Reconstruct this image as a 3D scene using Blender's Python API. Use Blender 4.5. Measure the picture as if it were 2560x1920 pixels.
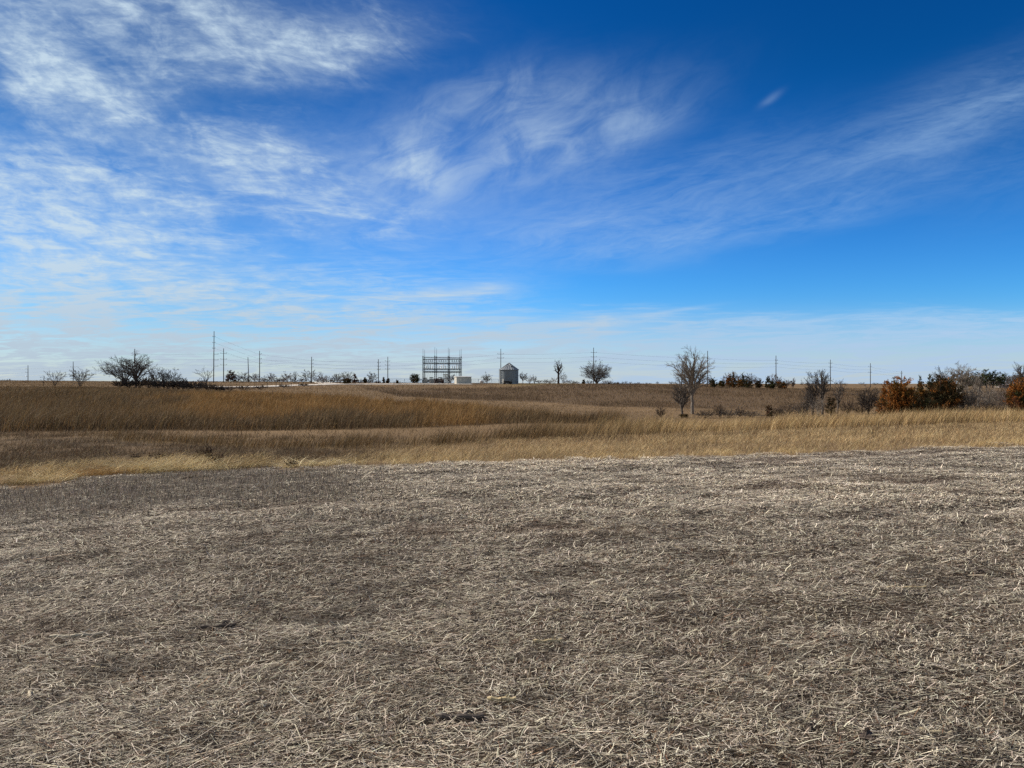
import bpy, math, random
import numpy as np
from mathutils import Vector, Matrix

for _o in list(bpy.data.objects):
    bpy.data.objects.remove(_o, do_unlink=True)
SC = bpy.context.scene
COL = SC.collection
R = math.radians

# ------------------------------------------------------------------ camera
CAMZ = 1.6
F = 1923.0                       # focal length in photo pixels (2560 wide)
cam_d = bpy.data.cameras.new("camera")
cam = bpy.data.objects.new("camera", cam_d)
COL.objects.link(cam)
cam.location = (0, 0, CAMZ)
cam.rotation_euler = (R(90), 0, 0)
cam_d.sensor_width = 36.0
cam_d.lens = 36.0 * F / 2560.0
cam_d.clip_start = 0.05
cam_d.clip_end = 30000
SC.camera = cam

# ------------------------------------------------------------------ sun
SUN_EL, SUN_AZ = R(34), R(-66)   # azimuth measured from +Y (view) towards +X
sv = Vector((math.cos(SUN_EL) * math.sin(SUN_AZ), math.cos(SUN_EL) * math.cos(SUN_AZ), math.sin(SUN_EL)))
sun_d = bpy.data.lights.new("sun", 'SUN')
sun_d.energy = 5.0
sun_d.angle = R(0.53)
sun_d.color = (1.0, 0.90, 0.77)
sun = bpy.data.objects.new("sun", sun_d)
COL.objects.link(sun)
sun.rotation_euler = sv.to_track_quat('Z', 'Y').to_euler()
sun.location = (0, 0, 60)

SC.view_settings.view_transform = 'Standard'
SC.view_settings.look = 'None'
SC.view_settings.exposure = 0.4
SC.view_settings.gamma = 1.0
SC.view_settings.use_curve_mapping = False
SC.render.engine = 'CYCLES'
SC.cycles.use_denoising = False
SC.cycles.max_bounces = 5
SC.cycles.diffuse_bounces = 3
SC.cycles.transparent_max_bounces = 6


# ------------------------------------------------------------------ node helper
class NG:
    def __init__(self, tree):
        self.t = tree
        self.n = tree.nodes
        self.l = tree.links

    def new(self, kind, **kw):
        nd = self.n.new(kind)
        for k, v in kw.items():
            setattr(nd, k, v)
        return nd

    def put(self, sock, v):
        if isinstance(v, bpy.types.NodeSocket):
            self.l.new(v, sock)
        elif v is not None:
            sock.default_value = v

    def m(self, op, a, b=None, c=None, clamp=False):
        nd = self.new('ShaderNodeMath', operation=op)
        nd.use_clamp = clamp
        self.put(nd.inputs[0], a)
        if b is not None:
            self.put(nd.inputs[1], b)
        if c is not None:
            self.put(nd.inputs[2], c)
        return nd.outputs[0]

    def add(self, a, b): return self.m('ADD', a, b)
    def sub(self, a, b): return self.m('SUBTRACT', a, b)
    def mul(self, a, b): return self.m('MULTIPLY', a, b)
    def div(self, a, b): return self.m('DIVIDE', a, b)
    def mx(self, a, b): return self.m('MAXIMUM', a, b)
    def mn(self, a, b): return self.m('MINIMUM', a, b)
    def clamp(self, a): return self.m('ADD', a, 0.0, clamp=True)

    def smooth(self, x, a, b):
        nd = self.new('ShaderNodeMapRange', interpolation_type='SMOOTHSTEP')
        self.put(nd.inputs[0], x)
        nd.inputs[1].default_value = a
        nd.inputs[2].default_value = b
        nd.inputs[3].default_value = 0.0
        nd.inputs[4].default_value = 1.0
        return nd.outputs[0]

    def vec(self, x, y, z=0.0):
        nd = self.new('ShaderNodeCombineXYZ')
        self.put(nd.inputs[0], x); self.put(nd.inputs[1], y); self.put(nd.inputs[2], z)
        return nd.outputs[0]

    def noise(self, vec, scale, detail=4.0, rough=0.5, dist=0.0, lac=2.0):
        nd = self.new('ShaderNodeTexNoise')
        if vec is not None:
            self.put(nd.inputs['Vector'], vec)
        nd.inputs['Scale'].default_value = scale
        nd.inputs['Detail'].default_value = detail
        nd.inputs['Roughness'].default_value = rough
        nd.inputs['Lacunarity'].default_value = lac
        nd.inputs['Distortion'].default_value = dist
        return nd.outputs['Fac']

    def mixc(self, f, a, b, mode='MIX'):
        nd = self.new('ShaderNodeMix', data_type='RGBA', blend_type=mode)
        self.put(nd.inputs[0], f)
        self.put(nd.inputs[6], a if not isinstance(a, tuple) else (*a[:3], 1))
        self.put(nd.inputs[7], b if not isinstance(b, tuple) else (*b[:3], 1))
        return nd.outputs[2]


# ------------------------------------------------------------------ sky: Nishita + high thin clouds as a field over world directions
world = bpy.data.worlds.new("World")
SC.world = world
world.use_nodes = True
g = NG(world.node_tree)
g.n.clear()
out = g.new('ShaderNodeOutputWorld')
sky = g.new('ShaderNodeTexSky', sky_type='NISHITA')
sky.sun_disc = False
sky.sun_elevation = SUN_EL
sky.sun_rotation = SUN_AZ
sky.altitude = 300
sky.air_density = 1.0
sky.dust_density = 0.15
sky.ozone_density = 4.0
hs = g.new('ShaderNodeHueSaturation')
hs.inputs['Hue'].default_value = 0.5
hs.inputs['Saturation'].default_value = 1.28
hs.inputs['Value'].default_value = 1.0
g.put(hs.inputs['Color'], sky.outputs[0])
bg = g.new('ShaderNodeBackground')
gm = g.new('ShaderNodeGamma')
g.put(gm.inputs[0], g.mixc(1.0, hs.outputs[0], (0.048, 0.089, 0.104), 'MULTIPLY'))
gm.inputs[1].default_value = 1.25
SKY_RAW = g.mixc(1.0, gm.outputs[0], (11.0, 11.0, 11.2), 'MULTIPLY')
bg.inputs[1].default_value = 0.08

tc = g.new('ShaderNodeTexCoord')
sp = g.new('ShaderNodeSeparateXYZ')
g.put(sp.inputs[0], tc.outputs['Generated'])
dx, dy, dz = sp.outputs
yy = g.mx(dy, 0.08)
# bearing and height of a direction, both as tangents (thousandths of the photo's focal length)
U = g.mul(g.div(dx, yy), F / 1000)
V = g.mul(g.div(dz, yy), F / 1000)
zz = g.mx(g.add(dz, 0.035), 0.02)
PX, PY = g.div(dx, zz), g.div(dy, zz)          # on the flat cloud sheet
P = g.vec(PX, PY, 0.0)
warp = g.sub(g.noise(P, 0.9, 3, 0.55), 0.5)
warp2 = g.sub(g.noise(g.vec(g.add(PX, 17.0), PY, 3.0), 0.9, 3, 0.55), 0.5)


def uv(px, py):
    return (px - 1280) / 1000.0, (960 - py) / 1000.0


SKY_RAW = g.mixc(1.0, SKY_RAW, g.mixc(g.smooth(V, 0.26, 0.04), (1.0, 1.0, 1.0), (1.75, 0.98, 0.98)), 'MULTIPLY')
# colour tint: brighter low, dimmer high, then dimmed on the sunward side
SKY_RAW = g.mixc(1.0, SKY_RAW, g.mixc(g.smooth(V, 0.22, 0.88), (1.42, 1.24, 1.34), (0.30, 0.85, 0.86)), 'MULTIPLY')
g.put(bg.inputs[0], g.mixc(1.0, SKY_RAW, g.mixc(g.smooth(U, 0.05, -0.95), (1.0, 1.0, 1.0), (0.74, 0.76, 0.72)), 'MULTIPLY'))
UW = g.add(U, g.mul(warp, 0.16))
VW = g.add(V, g.mul(warp2, 0.10))


def blob(px, py, sx, sy, ang=0.0, amp=1.0, hard=1.0, warped=True):
    """soft elliptical patch of sky centred on a direction; ang turns its long axis up to the right"""
    cu, cv = uv(px, py)
    a = R(ang)
    X = g.sub(UW if warped else U, cu)
    Y = g.sub(VW if warped else V, cv)
    p = g.add(g.mul(X, math.cos(a) / (sx / 1000)), g.mul(Y, math.sin(a) / (sx / 1000)))
    q = g.sub(g.mul(Y, math.cos(a) / (sy / 1000)), g.mul(X, math.sin(a) / (sy / 1000)))
    d = g.add(g.mul(p, p), g.mul(q, q))
    if hard != 1.0:
        d = g.m('POWER', d, hard)
    return g.mul(g.m('EXPONENT', g.mul(d, -1.0)), amp)


def total(*xs):
    r = xs[0]
    for x in xs[1:]:
        r = g.add(r, x)
    return r


def rot(ang, su, sv_, wu=UW, wv=VW):
    a = R(ang)
    p = g.add(g.mul(wu, math.cos(a)), g.mul(wv, math.sin(a)))
    q = g.sub(g.mul(wv, math.cos(a)), g.mul(wu, math.sin(a)))
    return g.vec(g.mul(p, su), g.mul(q, sv_), 0.0)


# (1) mottled altocumulus on the left
cell = g.noise(g.vec(g.add(g.mul(PX, 0.9), g.mul(warp, 0.6)), g.add(g.mul(PY, 0.9), g.mul(warp2, 0.6)), 1.0), 4.2, 6, 0.62, 0.3)
ripple = g.noise(rot(-6, 3.4, 15.0), 1.6, 5, 0.62, 0.4)
puff = g.noise(rot(-24, 2.4, 5.6), 2.1, 6, 0.62, 0.6)
mask_left = total(
    blob(-120, 560, 620, 150, -4, 0.85), blob(260, 490, 330, 80, -18, 0.30), blob(700, 470, 240, 70, -16, 0.62), blob(730, 360, 170, 70, -15, 0.42),
    blob(330, 20, 330, 85, -14, 0.64), blob(30, 60, 190, 80, -40, 0.6), blob(90, 190, 150, 60, -50, 0.45), blob(640, 160, 340, 62, 8, 0.55),
    blob(240, 260, 330, 75, -12, 0.34), blob(420, 330, 360, 70, -16, 0.24), blob(900, 60, 200, 120, 35, 0.30), blob(130, 60, 500, 170, 0, 0.22),
    blob(150, 730, 620, 75, 0, 0.40), blob(60, 400, 300, 70, -10, 0.40), blob(960, 560, 260, 60, 0, 0.26))
nl = g.add(g.add(g.mul(cell, 0.34), g.mul(ripple, g.add(0.18, g.mul(g.smooth(V, 0.75, 0.25), 0.3)))), g.mul(puff, g.sub(0.48, g.mul(g.smooth(V, 0.75, 0.25), 0.3))))
nl = g.smooth(nl, 0.33, 0.70)
soft = g.noise(rot(-15, 1.6, 3.4), 1.4, 4, 0.55, 0.4)
c_left = g.add(g.mul(g.smooth(g.add(g.mul(nl, 0.85), g.mul(mask_left, 0.62)), 0.40, 1.38), g.clamp(g.mul(mask_left, 2.0))), g.mul(g.clamp(g.mul(mask_left, 1.6)), g.add(0.20, g.mul(g.smooth(soft, 0.35, 0.65), 0.30))))

fine2 = g.noise(rot(-4, 8.0, 30.0), 2.0, 5, 0.65, 0.6)
fine3 = g.noise(rot(-20, 7.0, 13.0), 2.2, 5, 0.65, 0.6)
c_left = g.mul(c_left, g.add(0.68, g.mul(g.smooth(g.add(g.mul(fine2, 0.45), g.mul(fine3, 0.55)), 0.33, 0.67), 0.55)))

# (2) brushed cirrus fan in the middle
wisp = g.noise(rot(22, 2.6, 6.5), 2.4, 8, 0.62, 0.7)
wispb = g.noise(rot(56, 2.8, 4.6), 1.7, 7, 0.62, 0.6)
mask_fan = total(blob(1010, 430, 85, 130, 60, 1.15), blob(1070, 370, 110, 70, 50, 0.35), blob(1230, 245, 230, 70, 14, 0.75), blob(1420, 330, 260, 85, 22, 0.70), blob(1580, 330, 150, 60, 30, 0.40),
                 blob(1270, 400, 190, 110, 0, 0.42), blob(890, 560, 90, 70, 0, 0.35), blob(860, 450, 60, 110, 55, 0.25))
c_fan = g.mul(mask_fan, g.add(0.15, g.mul(g.smooth(g.add(g.mul(wisp, 0.5), g.mul(wispb, 0.5)), 0.30, 0.72), 0.85)))

# (3) thin veil sweeping up to the right
veil = g.noise(rot(17, 1.6, 9.0), 1.9, 8, 0.66, 0.5)
fine = g.noise(rot(6, 7.0, 30.0), 2.2, 5, 0.65, 0.6)
mask_veil = total(blob(1700, 490, 480, 120, 12, 0.55, 1.3), blob(2380, 300, 420, 95, 27, 0.55, 1.3), blob(2480, 285, 260, 40, 25, 0.42),
                  blob(1950, 545, 460, 34, 12, 0.42), blob(1450, 590, 330, 60, 5, 0.35), blob(2620, 400, 280, 110, 15, 0.30))
c_veil = g.mul(mask_veil, g.add(0.22, g.add(g.mul(g.smooth(veil, 0.25, 0.75), 0.80), g.mul(g.sub(fine, 0.5), 0.8))))

# (4) pale sheet low over the horizon, streaked
streak = g.noise(rot(2.0, 2.4, 26.0, U, V), 2.2, 7, 0.68, 0.9)
edge = g.add(V, g.mul(g.sub(g.noise(g.vec(g.mul(U, 2.0), g.mul(V, 22.0), 2.0), 1.2, 5, 0.65), 0.5), 0.10))
low_r = g.smooth(edge, 0.200, 0.160)
rip = g.noise(rot(-3, 4.5, 26.0), 1.8, 6, 0.65, 0.6)
low_l = g.mul(g.mul(g.smooth(edge, 0.38, 0.06), g.smooth(U, 0.22, -0.40)), g.add(0.52, g.mul(g.smooth(rip, 0.36, 0.62), 0.75)))
haze_low = g.mul(g.smooth(V, 0.22, 0.0), g.add(0.56, g.mul(g.smooth(streak, 0.36, 0.62), 0.40)))
c_low = g.mx(g.mul(g.mx(g.mul(low_r, g.add(0.72, g.mul(g.smooth(V, 0.16, 0.0), 0.3))), g.mul(low_l, 1.15)), g.add(0.38, g.mul(g.smooth(streak, 0.36, 0.62), 0.70))), haze_low)
# (5) a few separate small clouds
c_bits = g.mul(total(blob(1080, 735, 150, 16, 6, 0.85), blob(1215, 722, 60, 11, 0, 0.7), blob(1500, 818, 75, 16, -3, 0.95), blob(2050, 860, 300, 7, 3, 0.5), blob(1250, 845, 160, 8, 0, 0.5), blob(2380, 830, 220, 8, 4, 0.45),
               blob(1700, 775, 85, 5, 8, 0.55, 1.0, False), blob(1925, 252, 30, 9, 32, 0.34), blob(860, 760, 120, 10, 0, 0.45)),
               g.add(0.35, g.mul(ripple, 1.1)))
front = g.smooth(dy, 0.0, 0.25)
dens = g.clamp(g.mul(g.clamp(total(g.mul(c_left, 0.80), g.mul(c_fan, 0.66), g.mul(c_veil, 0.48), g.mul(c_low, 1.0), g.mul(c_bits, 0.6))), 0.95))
dens = g.add(g.mul(dens, front), g.mul(g.sub(1.0, front), g.add(0.36, g.mul(0.3, g.smooth(cell, 0.35, 0.75)))))  # unseen cloud cover added behind the viewer to whiten the fill
bgc = g.new('ShaderNodeBackground')
# cloud brightness: whiter high and left towards the sun, greyer low down
ccol = g.mixc(g.smooth(V, 0.0, 0.38), (0.46, 0.56, 0.665), (0.57, 0.71, 0.83))
ccol = g.mixc(g.smooth(U, -0.1, 0.9), ccol, (0.41, 0.61, 0.85))
ccol = g.mixc(g.mul(g.smooth(V, 0.20, 0.02), g.smooth(U, 0.0, 0.6)), ccol, (0.44, 0.585, 0.77))
# colour of the unseen cloud added behind the viewer, neutral white for fill light
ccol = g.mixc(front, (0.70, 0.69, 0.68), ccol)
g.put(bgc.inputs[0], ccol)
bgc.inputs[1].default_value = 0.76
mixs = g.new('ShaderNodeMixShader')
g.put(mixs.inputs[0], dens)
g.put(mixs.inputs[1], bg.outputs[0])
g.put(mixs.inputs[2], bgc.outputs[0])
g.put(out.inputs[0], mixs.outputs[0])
world.cycles.sampling_method = 'MANUAL'
world.cycles.sample_map_resolution = 512

# ------------------------------------------------------------------ terrain: heights surveyed along bearings (u) at distances
# each profile: distance -> height of the ground as seen from the camera (photo rows)
PROF = {
    0:    "13:1220 24:1130 34:1083 60:1045 100:1003 140:978 175:967 230:961 330:954 420:951.5 700:953 3000:956.5",
    300:  "13.8:1196 26:1122 36:1080 60:1040 100:1000 140:977 175:969 230:963 330:956 420:953.5 700:954.5 3000:957",
    640:  "15:1177 28:1122 40:1080 65:1040 100:1000 135:984 170:982 200:976 260:968 330:957 360:954.5 450:955 700:956.5 3000:957.5",
    1000: "15.5:1163 30:1122 42:1076 65:1040 95:1008 130:1004 170:995 230:980 300:966 345:958.5 400:957.5 700:957.5 3000:958",
    1280: "16:1158 32:1105 44:1064 65:1045 90:1028 125:1022 160:1012 210:995 270:975 330:961 360:959 450:960.5 700:959 3000:958.5",
    1540: "17.5:1147 36:1095 48:1064 60:1058 80:1054 120:1040 160:1018 230:985 300:966 350:960.5 450:961 700:959.5 3000:959",
    1720: "19:1142 40:1086 60:1089 100:1054 130:1040 160:1022 230:992 300:973 340:965 360:963.5 450:963 700:960 3000:959.5",
    1960: "20:1134 43:1077 60:1076 100:1050 130:1040 170:1024 230:1000 290:980 330:973 350:972 450:971 600:964 800:961 3000:959.5",
    2250: "21:1124 45:1068 62:1064 100:1042 130:1030 170:1018 230:1000 290:984 350:975 450:968 600:963 800:961 3000:959.5",
    2560: "22:1113 47:1059 65:1055 100:1036 130:1025 170:1015 230:1000 290:984 350:975 450:968 600:963 800:960 3000:959",
}


def pchip(x, y, xi):
    h = np.diff(x); dl = np.diff(y) / h
    d = np.zeros_like(y)
    for i in range(1, len(x) - 1):
        if dl[i - 1] * dl[i] > 0:
            w1, w2 = 2 * h[i] + h[i - 1], h[i] + 2 * h[i - 1]
            d[i] = (w1 + w2) / (w1 / dl[i - 1] + w2 / dl[i])
    d[0], d[-1] = dl[0], dl[-1]
    k = np.clip(np.searchsorted(x, xi) - 1, 0, len(x) - 2)
    t = (xi - x[k]) / h[k]
    return ((1 + 2 * t) * (1 - t) ** 2 * y[k] + t * (1 - t) ** 2 * h[k] * d[k] + t * t * (3 - 2 * t) * y[k + 1] + t * t * (t - 1) * h[k] * d[k + 1])


LD = np.linspace(math.log(1.0), math.log(9000), 420)
UG = np.arange(-1060, 3640, 20.0)
_us = sorted(PROF)
_rows = []
for _u in _us:
    ds, zs = [1.0, 3.0, 6.0], [0.0, 0.0, 0.0]
    for tok in PROF[_u].split():
        a_, b_ = map(float, tok.split(':'))
        ds.append(a_); zs.append(CAMZ - a_ * (b_ - 960) / F)
    ds.append(9000.0); zs.append(zs[-1])
    _rows.append(pchip(np.log(np.array(ds)), np.array(zs), LD))
_rows = np.array(_rows)
ZT = np.array([pchip(np.array([-1100.] + [float(q) for q in _us] + [3700.]), np.concatenate([[c[0]], c, [c[-1]]]), UG) for c in _rows.T]).T   # [u, depth]


def vnoise(x, y, seed=0):
    xi, yi = np.floor(x).astype(np.int64), np.floor(y).astype(np.int64)
    fx, fy = x - xi, y - yi
    fx, fy = fx * fx * (3 - 2 * fx), fy * fy * (3 - 2 * fy)

    def h(a, b):
        n = (a * 374761393 + b * 668265263 + seed * 974634777) & 0xffffffff
        n = ((n ^ (n >> 13)) * 1274126177) & 0xffffffff
        return ((n ^ (n >> 16)) & 0xffff) / 65535.0
    return (h(xi, yi) * (1 - fx) + h(xi + 1, yi) * fx) * (1 - fy) + (h(xi, yi + 1) * (1 - fx) + h(xi + 1, yi + 1) * fx) * fy


def fbm(x, y, seed=0, o=4):
    s, a, t = 0, 0.5, 0
    for i in range(o):
        s = s + a * vnoise(x, y, seed + i * 7); t += a
        x, y, a = x * 2.03 + 5.2, y * 2.03 + 1.7, a * 0.5
    return s / t


def polar(X, Y):
    r = np.hypot(X, Y)
    az = np.clip(np.arctan2(X, Y), R(-50), R(50))
    return 1280 + F * np.tan(az), np.maximum(r * np.cos(az), 1.0)


def ground(X, Y):
    X, Y = np.asarray(X, float), np.asarray(Y, float)
    u, d = polar(X, Y)
    a = np.clip((u - UG[0]) / 20.0, 0, len(UG) - 1.001)
    b = np.clip((np.log(d) - LD[0]) / (LD[1] - LD[0]), 0, len(LD) - 1.001)
    i, j = a.astype(int), b.astype(int)
    fa, fb = a - i, b - j
    z = (ZT[i, j] * (1 - fb) + ZT[i, j + 1] * fb) * (1 - fa) + (ZT[i + 1, j] * (1 - fb) + ZT[i + 1, j + 1] * fb) * fa
    near = np.clip((60 - d) / 40, 0, 1)
    z = z + near * ((fbm(X * 1.3, Y * 1.3, 3, 3) - 0.5) * 0.05 + (fbm(X * 0.25, Y * 0.25, 9, 2) - 0.5) * 0.05)
    return z


# limits of the different covers, as distance along each bearing
BU = np.array([0, 300, 640, 1000, 1280, 1540, 1720, 1960, 2250, 2560.])
B_EDGE = np.array([13, 13.8, 15, 15.5, 16, 17.5, 19, 20, 21, 22.])
B_S0 = np.array([32, 30, 27.5, 30.5, 32.5, 37, 40.5, 43, 45, 47.])
B_S1 = np.array([33.5, 32.5, 30.5, 33.6, 36.5, 44, 58, 60, 62, 65.])
B_H0 = np.array([35, 37, 41, 44, 46, 50, 50, 50, 50, 50.])
B_H1 = np.array([180, 175, 137, 97, 82, 60, 50, 50, 50, 50.])
B_F0 = np.array([500, 500, 500, 177, 185, 163, 165, 170, 178, 180.])
B_F1 = np.array([500, 500, 500, 255, 305, 345, 352, 350, 330, 320.])


def lim(tab, u): return np.interp(u, BU, tab)


def sm(x, a, b):
    t = np.clip((x - a) / (b - a), 0, 1)
    return t * t * (3 - 2 * t)


def covers(X, Y):
    """weights of each cover at a place"""
    u, d = polar(X, Y)
    w = (fbm(X * 0.35, Y * 0.35, 21, 3) - 0.5) * 2.0
    n = (fbm(X * 0.06, Y * 0.06, 33, 3) - 0.5)
    e = lim(B_EDGE, u)
    dd = d + w * np.clip(d / 40, 0.35, 3)
    rag = (fbm(X * 2.2, Y * 2.2, 25, 3) - 0.5) * 2.2 + (fbm(X * .7, Y * .9, 26, 2) - 0.5) * 2.6
    res = 1 - sm(dd + rag, e - 0.2, e + 0.2)
    strip = sm(dd, lim(B_S0, u) - .6, lim(B_S0, u) + .6) * (1 - sm(dd, lim(B_S1, u) - .6, lim(B_S1, u) + .6)) * sm(u, 150, 330)
    hill = sm(dd, lim(B_H0, u) - .7, lim(B_H0, u) + .7) * (1 - sm(dd + n * 14, lim(B_H1, u) - 2, lim(B_H1, u) + 2)) * (1 - sm(u, 1530, 1570))
    brush = sm(dd + n * 25, lim(B_F0, u) - 3, lim(B_F0, u) + 3) * (1 - sm(dd + n * 40, lim(B_F1, u) - 5, lim(B_F1, u) + 5)) * sm(u + n * 150, 870, 960)
    return u, d, res, strip, hill, brush


def blend(*pairs):
    c = pairs[0]
    for wgt, col in pairs[1:]:
        c = c * (1 - wgt[:, None]) + np.asarray(col) * wgt[:, None]
    return c


ROW_A = math.radians(24)          # the combine ran this way


def row_coords(X, Y):
    return X * math.cos(ROW_A) + Y * math.sin(ROW_A), Y * math.cos(ROW_A) - X * math.sin(ROW_A)


def row_bands(X, Y):
    p, q = row_coords(X, Y)
    return 0.5 * fbm(p * 0.13, q * 1.25, 61, 4) + 0.5 * fbm(p * 1.3, q * 2.6, 62, 3)


def ground_colour(X, Y):
    u, d, res, strip, hill, brush = covers(X, Y)
    n1 = fbm(X * 0.5, Y * 0.5, 41, 4); n2 = fbm(X * 0.05, Y * 0.05, 57, 4); n3 = fbm(X * 0.16, Y * 0.16, 77, 3)
    N = len(X)
    base = np.tile(np.array([0.175, 0.120, 0.066]), (N, 1))                # short mown grass
    base *= (0.72 + 0.56 * n2)[:, None] * (0.8 + 0.4 * n3)[:, None]
    yellow = sm(u, 1200, 1340) * (1 - sm(u, 1400, 1500)) * sm(d, 290, 320)
    base = blend(base, (yellow * 0.5, (0.24, 0.19, 0.085)))
    left_dark = (1 - sm(u, 700, 1150)) * (1 - sm(d, 28, 36)) * sm(d, 14, 18)
    base = blend(base, (left_dark * 0.85, (0.085, 0.060, 0.036)))
    blot = sm(fbm(X * 1.1, Y * 0.9, 145, 3), .36, .66)
    base = base * (1 + left_dark * (0.9 * blot - .38))[:, None]
    c = blend(base,
              (brush, (0.125, 0.086, 0.050)), (strip, (0.13, 0.09, 0.045)), (hill, (0.110, 0.074, 0.038)),
              (res, (0.080, 0.062, 0.045)))
    soil = res * np.clip(sm(n1, 0.5, 0.72) + 0.7 * (1 - sm(row_bands(X, Y), .38, .5)), 0, 1)
    c = blend(c, (soil * 0.7, (0.036, 0.028, 0.021)))
    return c


# ------------------------------------------------------------------ mesh helpers
def mesh_np(name, V, faces_flat, loop_tot, mat, col=None, parent=None, smooth=False, loc=None):
    me = bpy.data.meshes.new(name)
    V = np.ascontiguousarray(V, dtype=np.float32)
    faces_flat = np.ascontiguousarray(faces_flat, dtype=np.int32).ravel()
    loop_tot = np.ascontiguousarray(loop_tot, dtype=np.int32)
    me.vertices.add(len(V)); me.vertices.foreach_set("co", V.ravel())
    me.loops.add(len(faces_flat)); me.loops.foreach_set("vertex_index", faces_flat)
    me.polygons.add(len(loop_tot))
    st = np.zeros(len(loop_tot), dtype=np.int32); st[1:] = np.cumsum(loop_tot)[:-1]
    me.polygons.foreach_set("loop_start", st)
    try:
        me.polygons.foreach_set("loop_total", loop_tot)
    except Exception:
        pass
    if not smooth:
        me.polygons.foreach_set("use_smooth", np.zeros(len(loop_tot), dtype=bool))
    else:
        me.polygons.foreach_set("use_smooth", np.ones(len(loop_tot), dtype=bool))
    if col is not None:
        at = me.color_attributes.new("tint", 'FLOAT_COLOR', 'POINT')
        c4 = np.ones((len(V), 4), dtype=np.float32); c4[:, :3] = col
        at.data.foreach_set("color", c4.ravel())
    me.update(calc_edges=True)
    if mat is not None:
        me.materials.append(mat)
    o = bpy.data.objects.new(name, me)
    COL.objects.link(o)
    if parent is not None:
        o.parent = parent
    if loc is not None:
        o.location = loc
    return o


def tag(o, label=None, cat=None, group=None, kind=None):
    if label: o["label"] = label
    if cat: o["category"] = cat
    if group: o["group"] = group
    if kind: o["kind"] = kind
    return o


def tint_mat(name, rough=0.9, trans=0.0, spec=0.1, noise=0.0, nscale=40.0, detail=4, bump=0.0):
    """colour of the thing itself comes from its own tint attribute, broken up by noise"""
    m = bpy.data.materials.new(name); m.use_nodes = True
    t = NG(m.node_tree); t.n.clear()
    o = t.new('ShaderNodeOutputMaterial'); p = t.new('ShaderNodeBsdfPrincipled')
    a = t.new('ShaderNodeAttribute', attribute_name="tint")
    c = a.outputs['Color']
    if noise or bump:
        tcd = t.new('ShaderNodeTexCoord')
        nz = t.noise(tcd.outputs['Object'], nscale, detail, 0.62)
        if noise:
            f = t.add(1 - noise, t.mul(nz, 2 * noise))
            c = t.mixc(1.0, c, t.vec(f, f, f), 'MULTIPLY')
        if bump:
            b = t.new('ShaderNodeBump'); b.inputs['Strength'].default_value = bump
            b.inputs['Distance'].default_value = 0.05
            t.put(b.inputs['Height'], nz); t.put(p.inputs['Normal'], b.outputs[0])
    t.put(p.inputs['Base Color'], c)
    p.inputs['Roughness'].default_value = rough
    p.inputs['Specular IOR Level'].default_value = spec
    if trans:
        tr = t.new('ShaderNodeBsdfTranslucent'); t.put(tr.inputs[0], c)
        mx = t.new('ShaderNodeMixShader'); mx.inputs[0].default_value = trans
        t.put(mx.inputs[1], p.outputs[0]); t.put(mx.inputs[2], tr.outputs[0]); t.put(o.inputs[0], mx.outputs[0])
    else:
        t.put(o.inputs[0], p.outputs[0])
    return m


M_GROUND = tint_mat("ground_cover", 0.95, 0, 0.05, 0.45, 7.0, 8, 0.6)
M_STRAW = tint_mat("dry_straw", 0.75, 0.12, 0.2)
M_BLADE = tint_mat("dry_grass", 0.85, 0.22, 0.12)

# ground sheet, finest towards the view
_az = np.radians(np.concatenate([np.linspace(-180, -46, 60, endpoint=False), np.linspace(-46, 46, 620, endpoint=False), np.linspace(46, 180, 60, endpoint=False)]))
_rr = np.concatenate([[0.3, 0.7], np.exp(np.linspace(math.log(1.2), math.log(8000), 430))])
_A, _RR = np.meshgrid(_az, _rr)
gx, gy = (_RR * np.sin(_A)).ravel(), (_RR * np.cos(_A)).ravel()
gz = ground(gx, gy)
na, nr = len(_az), len(_rr)
ii = np.arange(nr - 1)[:, None] * na + np.arange(na)[None, :]
jj = np.arange(nr - 1)[:, None] * na + (np.arange(na)[None, :] + 1) % na
quads = np.stack([ii, jj, jj + na, ii + na], -1).reshape(-1, 4)
Vg = np.stack([gx, gy, gz], 1)
cap = len(Vg)
Vg = np.vstack([Vg, [[0, 0, 0.0]]])
tri = np.stack([np.full(na, cap), (np.arange(na) + 1) % na, np.arange(na)], 1)
cg = ground_colour(np.append(gx, 0), np.append(gy, 0))
fl = np.concatenate([quads.ravel(), tri.ravel()])
g_obj = mesh_np("ground", Vg, fl, np.concatenate([np.full(len(quads), 4), np.full(len(tri), 3)]), M_GROUND, cg, smooth=True)
g_obj.data.flip_normals()
tag(g_obj, "rolling ground of cropped field, dry grass slopes and far plain", "ground", kind="structure")

rng = np.random.default_rng(7)


def scat(n, d0, d1, p=1.0, u0=-560, u1=3120):
    """random places; density per square metre falls off as distance**-p"""
    n = int(n * (u1 - u0) / 2900)
    t = rng.random(n); k = 2 - p
    d = (d0 ** k + t * (d1 ** k - d0 ** k)) ** (1 / k) if abs(k) > 1e-6 else d0 * (d1 / d0) ** t
    u = rng.uniform(u0, u1, n)
    return (u - 1280) / F * d, d


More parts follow.
